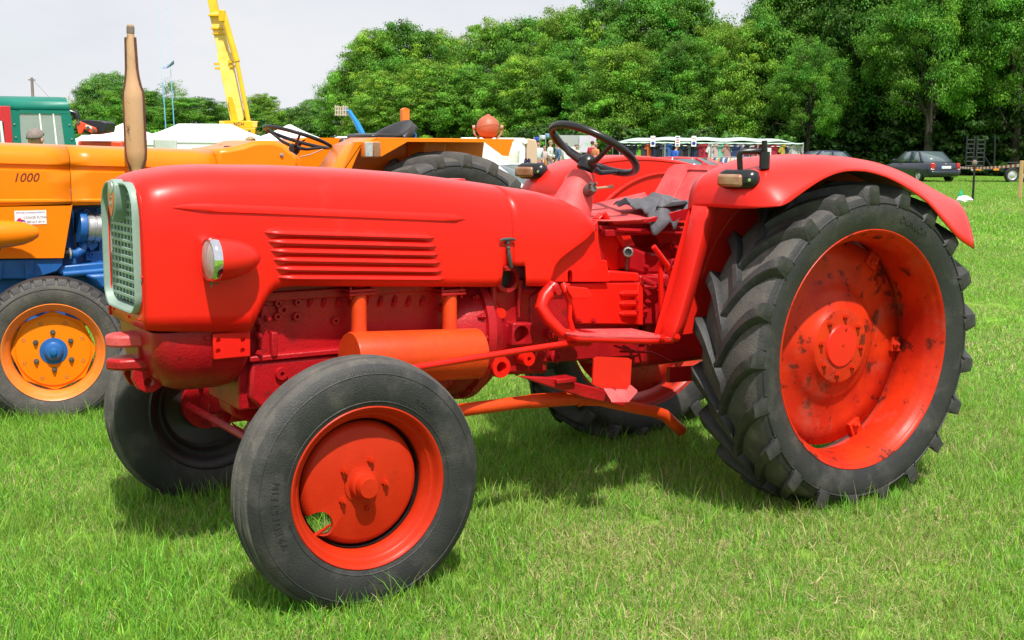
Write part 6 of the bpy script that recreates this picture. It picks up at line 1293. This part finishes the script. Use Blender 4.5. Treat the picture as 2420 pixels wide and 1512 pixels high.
def tree_kind(seed, nb, per, ls, base, low=.10, wide=.42, round_=.9):
    rg = np.random.default_rng(seed); H = 10.; cs = []; rs = []
    lob = rg.uniform(0, 6.28, 6); am = rg.uniform(.05, .16, 6)
    while len(cs) < nb:
        z = rg.uniform(low, .98); t = (z-low)/(1-low); prof = (math.sin(math.pi*min(1, .12+.88*t)**.75)**.55) if t < 1 else 0
        q = rg.uniform(0, 6.283); k = 1+sum(am[i]*math.sin((i+1)*q+lob[i]+4*z) for i in range(4))
        f = rg.uniform(.35, 1)**.5; R = wide*prof*k*f
        cs.append(np.array([R*math.cos(q), R*math.sin(q), z])*H); rs.append(H*rg.uniform(.07, .15))
    cen, nrm, sz, ti = blobs_to_leaves(cs, rs, rg, per, ls, base)
    me = leaf_mesh('crown', cen, nrm, sz, ti, rg)
    tr = MB(); tr.tube([(0, 0, -.1), (.03, .02, .15*H), (.05, -.03, .4*H), (.0, .05, .7*H)], [.30, .22, .15, .05], 9)
    for i in range(9):
        c = cs[int(rg.integers(nb))]; z0 = .12*H+.35*H*rg.random(); z0 = min(z0, c[2]*.8); tr.tube([(0, 0, z0), (c[0]*.45, c[1]*.45, z0+(c[2]-z0)*.6), tuple(c)], [.10, .06, .02], 6)
    return me, tr
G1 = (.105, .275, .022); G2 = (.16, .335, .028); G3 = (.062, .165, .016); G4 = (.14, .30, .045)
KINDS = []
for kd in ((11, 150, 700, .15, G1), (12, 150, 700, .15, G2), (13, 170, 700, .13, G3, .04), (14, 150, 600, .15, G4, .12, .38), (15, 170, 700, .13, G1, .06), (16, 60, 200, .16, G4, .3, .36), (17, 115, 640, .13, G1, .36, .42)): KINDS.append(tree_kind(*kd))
trunkmesh = []
for me, tr in KINDS:
    o = tr.build('trunk', 'bark', None, local=True, smooth=60); trunkmesh.append(o.data); bpy.data.objects.remove(o)
def tree(px, D, toppy, hwpx, kind, label, group, rot=None, basez=0.):
    p = gp(px, D); H = zat(px, toppy, D); w = max(hwpx*D/FPX*1.25, H*.27)
    r = thing('tree', label, 'tree', (p[0], p[1], 0), group); r.rotation_euler.z = random.uniform(0, 6.28) if rot is None else rot
    s = H/10.; sx = w/(.42*10.)
    for nm, me in (('trunk', trunkmesh[kind]), ('crown', KINDS[kind][0])):
        o = bpy.data.objects.new(nm, me); COL.objects.link(o); o.parent = r; o.scale = (sx, sx, s) if nm == 'crown' else (max(s*.9, .5), max(s*.9, .5), s)
    return r
PLACES = [(225, 'beside the green canvas roof'), (285, 'left of the tan exhaust'), (330, 'right behind the tan exhaust'), (380, 'right of the tan exhaust'), (430, 'behind the bungee ropes'), (490, 'over the long marquee'), (560, 'just left of the crane boom'), (600, 'behind the crane base'), (640, 'just right of the crane'), (675, 'over the pointed tent'), (712, 'behind the orange steering wheel'), (770, 'left of the slatted crate'), (840, 'behind the slatted crate'), (885, 'above the telehandler boom'), (930, 'above the black tractor seat'), (975, 'above the orange roll post'), (1045, 'right of the orange roll post'), (1080, 'between roll post and round work lamp'), (1135, 'left of the round work lamp'), (1185, 'above the round work lamp'), (1240, 'right of the round work lamp'), (1265, 'above the tan end of the van'), (1310, 'above the people in white'), (1360, 'left of the red steering wheel'), (1410, 'above the red steering wheel'), (1460, 'right of the red steering wheel'), (1508, 'over the near corner of the stall'), (1560, 'over the first sale sign'), (1605, 'over the price card'), (1625, 'over the second sale sign'), (1670, 'over the middle of the stall'), (1720, 'over the clothes rail'), (1780, 'over the far end of the stall'), (1830, 'above the grab handle'), (1880, 'just past the end of the stall'), (1925, 'behind the navy car'), (1960, 'above the crown of the rear fender'), (2080, 'over the top of the rear tyre'), (2135, 'left of the grey saloon'), (2180, 'behind the grey saloon roof'), (2220, 'above the grey saloon boot'), (2270, 'right of the grey saloon'), (2320, 'over the black marker post'), (2370, 'over the ladder ramps'), (2420, 'over the trailer wheels'), (2480, 'over the wooden post'), (9999, 'past the wooden post')]
def place(px): return next(t for l, t in PLACES if px <= l)
def row(desc, group, items):
    for a in items: tree(*a, desc+' '+place(a[0]), group)
row('round leafy tree in the far clump', 'far left clump of trees', ((248, 128, 182, 62, 3), (308, 120, 214, 75, 0), (196, 130, 246, 42, 1), (352, 132, 232, 50, 0), (455, 118, 238, 80, 0), (520, 130, 258, 45, 3)))
tree(405, 140, 203, 42, 5, 'thin crowned pale tree showing sky, behind the bungee ropes', None)
row('low leafy distant tree', 'low trees by the crane', ((618, 128, 232, 42, 1), (690, 134, 262, 45, 0), (735, 124, 240, 45, 3), (575, 140, 268, 36, 0), (660, 140, 270, 40, 3)))
row('tall bushy green tree', 'tall tree row', ((815, 104, 178, 52, 0), (872, 100, 96, 68, 1), (950, 100, 74, 82, 0), (1035, 102, 96, 72, 1), (1100, 104, 128, 55, 0), (1165, 98, 72, 82, 1), (1250, 96, 66, 80, 0), (1330, 92, 48, 80, 1), (1420, 90, 18, 88, 0), (1520, 88, -12, 95, 4), (1600, 90, -4, 62, 0), (1690, 86, 84, 70, 1)))
row('lower bright tree in front of the row', 'lower trees before the tall row', ((905, 94, 185, 70, 1), (1010, 93, 160, 75, 1), (1120, 92, 170, 75, 0), (1225, 88, 150, 75, 1), (1345, 86, 140, 80, 0), (1470, 82, 125, 85, 1), (1610, 80, 112, 80, 4), (1745, 78, 80, 75, 1)))
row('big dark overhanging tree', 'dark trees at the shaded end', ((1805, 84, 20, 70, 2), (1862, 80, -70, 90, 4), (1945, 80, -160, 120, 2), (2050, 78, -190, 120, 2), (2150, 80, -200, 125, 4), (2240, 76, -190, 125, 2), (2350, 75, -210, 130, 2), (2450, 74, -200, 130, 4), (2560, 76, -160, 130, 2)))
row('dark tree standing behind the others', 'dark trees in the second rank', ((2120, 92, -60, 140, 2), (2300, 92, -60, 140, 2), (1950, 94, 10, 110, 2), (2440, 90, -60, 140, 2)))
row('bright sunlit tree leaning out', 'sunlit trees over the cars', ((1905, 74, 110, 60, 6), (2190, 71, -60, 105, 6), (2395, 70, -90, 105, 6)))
# far hedge line closing the field, and undergrowth below the trees
def hedge(label, px0, D0_, px1, D1, h, base, per, nb, ls, seed):
    rg = np.random.default_rng(seed); a, b = gp(px0, D0_), gp(px1, D1); cs = []; rs = []
    for i in range(nb):
        t = rg.random(); p = a+(b-a)*t; cs.append(p+np.array([rg.normal()*.6, rg.normal()*.6, h*rg.uniform(.1, .95)*(1+.25*math.sin(19*t)+.15*math.sin(47*t))])); rs.append(rg.uniform(.35, .8)*h*.32)
    me = leaf_mesh('hedge', *blobs_to_leaves(cs, rs, rg, per, ls, base), rg); o = bpy.data.objects.new('hedge', me); COL.objects.link(o); tag(o, label, 'hedge'); return o
hedge('dark undergrowth hedge below the big trees behind the trailer', 1800, 76, 2560, 69, 3.2, (.035, .085, .013), 170, 170, .24, 41)
hedge('clipped green hedge behind the people and the stall', 1230, 78, 1830, 70, 2.3, (.06, .15, .02), 150, 170, .22, 42)
hedge('low hedge line at the foot of the tall tree row', 560, 112, 1300, 86, 3.0, (.055, .14, .016), 150, 200, .32, 43)
hedge('distant hedge line behind the white tents', -60, 135, 600, 120, 3.4, (.06, .15, .02), 130, 170, .36, 44)
# house with an orange roof glimpsed behind the trees
F = Fr(2110, 104); q = thing('house', 'pale house with orange tiled roof glimpsed through the trees', 'house', tuple(F.o))
mat('roof_tile', (.55, .16, .07), .8, col2=(.45, .12, .05), scale=3, stretch=(1, 1, 6)); mat('render_wall', (.6, .57, .5), .8)
F.box(MB(), 0, 0, 1.25, 11, 6, 2.5).build('wall', 'render_wall', q); MB().prism([F(-6, -3.4, 2.4), F(-6, 3.4, 2.4), F(-6, 0, 4.3)], tuple(F.r*12)).build('roof', 'roof_tile', q)
for u in (-3.5, 0, 3.5): F.box(MB(), u, -3.02, 1.5, 1.2, .08, 1.1).build('window', 'car_glass', q)
# ------------------------------------------------------------------ grass: patches of single blades set out over the field
def blade_patch(name, size, n, hmin, hmax, wid, seed, straw, seg=2, lean=.5):
    rg = np.random.default_rng(seed); bx_ = rg.uniform(-size/2, size/2, (n, 2)); h = rg.uniform(hmin, hmax, n)*(.6+.8*rg.random(n)**2); az = rg.uniform(0, 2*np.pi, n)
    clump = .6+.7*(.5+.5*np.sin(bx_[:, 0]*9/size*2+seed)*np.sin(bx_[:, 1]*11/size*2+seed*2)); h = h*clump
    ln = np.abs(rg.normal(0, lean, n))+.12; fa = rg.uniform(0, 2*np.pi, n); w = wid*rg.uniform(.6, 1.3, n)
    is_s = rg.random(n) < straw
    flat = is_s & (rg.random(n) < .75); ln = np.where(flat, 2.2+rg.random(n), ln); h = np.where(flat, h*.75, h)
    dirx, diry = np.cos(fa), np.sin(fa); wx, wy = -np.sin(az)*w/2, np.cos(az)*w/2
    V = []
    for k in range(seg+1):
        t = k/seg; ang = ln*t; rr = h*t*np.sin(ang*.75); zz = h*t*np.cos(ang*.6)
        zz = np.where(flat, .012+.02*t*rg.random(n), np.maximum(zz, .003)); f = (1-t)**.7 if k < seg else 0
        x = bx_[:, 0]+dirx*rr; y = bx_[:, 1]+diry*rr
        if k < seg: V += [np.stack([x-wx*f, y-wy*f, zz], 1), np.stack([x+wx*f, y+wy*f, zz], 1)]
        else: V += [np.stack([x, y, zz], 1)]
    nv = 2*seg+1; v = np.stack(V, 1).reshape(-1, 3)
    base = np.arange(n)*nv; F_ = []
    for k in range(seg-1): F_.append(np.stack([base+2*k, base+2*k+1, base+2*k+3, base+2*k+2], 1))
    tri = np.stack([base+2*seg-2, base+2*seg-1, base+2*seg], 1)
    me = bpy.data.meshes.new(name); me.vertices.add(len(v)); me.vertices.foreach_set('co', v.astype(np.float32).ravel())
    q = np.concatenate(F_) if F_ else np.zeros((0, 4), int); li = np.concatenate([q.ravel(), tri.ravel()]).astype(np.int32)
    ls_ = np.concatenate([np.arange(len(q))*4, len(q)*4+np.arange(len(tri))*3]).astype(np.int32)
    me.loops.add(len(li)); me.loops.foreach_set('vertex_index', li); me.polygons.add(len(ls_)); me.polygons.foreach_set('loop_start', ls_); me.update(calc_edges=True)
    me.polygons.foreach_set('use_smooth', np.ones(len(ls_), bool))
    g = np.array([.19, .45, .045])[None]*rg.uniform(.40, 1.6, (n, 1))*np.stack([rg.uniform(.75, 1.45, n), np.ones(n), rg.uniform(.6, 1.4, n)], 1)
    s = np.array([.60, .50, .27])[None]*rg.uniform(.6, 1.25, (n, 1)); c = np.where(is_s[:, None], s, g)
    col = np.ones((n, nv, 4), np.float32); col[:, :, :3] = c[:, None, :]
    a = me.attributes.new('tint', 'FLOAT_COLOR', 'POINT'); a.data.foreach_set('color', col.ravel()); me.materials.append(MATS['grass_blade'])
    return bpy.data.objects.new(name, me)
near_p = [blade_patch('grass_patch', .5, 3800, .030, .070, .0038, 60+i, (.08, .14, .22, .32, .46)[i], 3, 1.0) for i in range(5)]
mid_p = [blade_patch('grass_patch', 1.0, 3400, .03, .06, .007, 70+i, (.08, .15, .24, .4)[i], 2, 1.1) for i in range(4)]
far_p = [blade_patch('grass_patch', 2.5, 3600, .04, .07, .018, 80+i, (.08, .18, .35)[i], 1, .8) for i in range(3)]
def patchy(x, y): return .5+.22*np.sin(x*1.7+.8*np.sin(y*1.3)+1.)+.18*np.sin(y*2.3+x*.9+2.2*np.sin(x*.7))+.12*np.sin(x*4.1-y*3.3)+.05*np.clip(x-y*.3-1, -2, 2)
def scatter(name, pts, rots, scl, patches, label):
    pts = np.array(pts, np.float32); n = len(pts)
    me = bpy.data.meshes.new(name); me.vertices.add(n); me.vertices.foreach_set('co', pts.ravel())
    for nm, arr in (('rz', rots), ('sc', scl)): at = me.attributes.new(nm, 'FLOAT', 'POINT'); at.data.foreach_set('value', np.array(arr, np.float32))
    at = me.attributes.new('pick', 'INT', 'POINT'); w_ = patchy(pts[:, 0], pts[:, 1])+rng.normal(0, .12, n); at.data.foreach_set('value', np.clip((w_*len(patches)).astype(np.int32), 0, len(patches)-1).astype(np.int32))
    o = bpy.data.objects.new(name, me); COL.objects.link(o); o['kind'] = 'stuff'; o['label'] = label
    ng = bpy.data.node_groups.new(name, 'GeometryNodeTree'); ng.interface.new_socket('Geometry', in_out='INPUT', socket_type='NodeSocketGeometry'); ng.interface.new_socket('Geometry', in_out='OUTPUT', socket_type='NodeSocketGeometry')
    N = ng.nodes; L = ng.links; gi = N.new('NodeGroupInput'); go = N.new('NodeGroupOutput'); jn = N.new('GeometryNodeJoinGeometry')
    def named(nm, t): a = N.new('GeometryNodeInputNamedAttribute'); a.data_type = t; a.inputs[0].default_value = nm; return a.outputs[0]
    rz = named('rz', 'FLOAT'); sc = named('sc', 'FLOAT'); pk = named('pick', 'INT'); cx = N.new('ShaderNodeCombineXYZ'); L.new(rz, cx.inputs[2])
    for i, p in enumerate(patches):
        oi = N.new('GeometryNodeObjectInfo'); oi.inputs[0].default_value = p; oi.inputs[1].default_value = True
        ip = N.new('GeometryNodeInstanceOnPoints'); cmp_ = N.new('FunctionNodeCompare'); cmp_.data_type = 'INT'; cmp_.operation = 'EQUAL'
        L.new(pk, cmp_.inputs[2]); cmp_.inputs[3].default_value = i
        L.new(gi.outputs[0], ip.inputs['Points']); L.new(cmp_.outputs[0], ip.inputs['Selection']); L.new(oi.outputs['Geometry'], ip.inputs['Instance'])
        L.new(cx.outputs[0], ip.inputs['Rotation']); L.new(sc, ip.inputs['Scale']); L.new(ip.outputs[0], jn.inputs[0])
    L.new(jn.outputs[0], go.inputs[0]); md = o.modifiers.new('Scatter', 'NODES'); md.node_group = ng; return o
def field(d0, d1, step, side=.52):
    h = np.array([FW[0], FW[1]])/math.hypot(FW[0], FW[1]); r = np.array([h[1], -h[0]]); out = []
    for d in np.arange(d0, d1, step):
        for s in np.arange(-side*d-step*1.5, side*d+step*1.5, step): out.append((*(CAM[:2]+h*(d+rng.uniform(-.3, .3)*step)+r*(s+rng.uniform(-.3, .3)*step)), 0.))
    return out
sc_f = lambda n, a=.75, b=1.3: rng.uniform(a, b, n)
pn_ = field(2.2, 8.2, .36); scatter('grass_near', pn_, rng.uniform(0, 6.28, len(pn_)), sc_f(len(pn_)), near_p, 'long bright grass blades and dry hay around the tractors')
pm_ = field(8.0, 20, .8); scatter('grass_middle', pm_, rng.uniform(0, 6.28, len(pm_)), sc_f(len(pm_)), mid_p, 'mown grass with dry hay beyond the tractors')
pf_ = field(19.5, 64, 2.0); scatter('grass_far', pf_, rng.uniform(0, 6.28, len(pf_)), sc_f(len(pf_)), far_p, 'short grass of the far field by the cars')
# taller tufts against the tyres
tuft = [blade_patch('grass_tuft', .20, 130, .05, .115, .0042, 90+i, .04, 3, .75) for i in range(3)]
tp_pts = []
for cx_, cy_, n_ in ((0, -.88, 8), (0, -.68, 30), (0, .775, 60), (2.416, -.97, 10), (2.416, -.60, 40), (2.416, .76, 40), (-.2, 2.75, 40)):
    for _ in range(n_): tp_pts.append((cx_+rng.normal()*.17, cy_+rng.normal()*.07, 0))
for _ in range(280): g_ = gp(rng.uniform(-100, 1300), 1)*0; d = rng.uniform(3.0, 6.5); p = gp(rng.uniform(-50, 1250), d); tp_pts.append((p[0], p[1], 0))
scatter('grass_tufts', tp_pts, rng.uniform(0, 6.28, len(tp_pts)), sc_f(len(tp_pts), .6, 1.2), tuft, 'taller tufts of grass against the tyres')

# loose dry stalks left by the mower
hay = [blade_patch('hay_stalks', .5, 90, .07, .15, .0032, 95+i, 1., 2, 1.2) for i in range(3)]
hp = []
for _ in range(300):
    d = rng.uniform(2.6, 9); p = gp(rng.uniform(1000 if rng.random() < .7 else -50, 2480), d)
    if rng.random() < .35+.65*float(patchy(p[0], p[1])): hp.append((p[0], p[1], .012))
scatter('hay_litter', hp, rng.uniform(0, 6.28, len(hp)), sc_f(len(hp), .7, 1.2), hay, 'pale dry stalks lying loose on the mown grass')
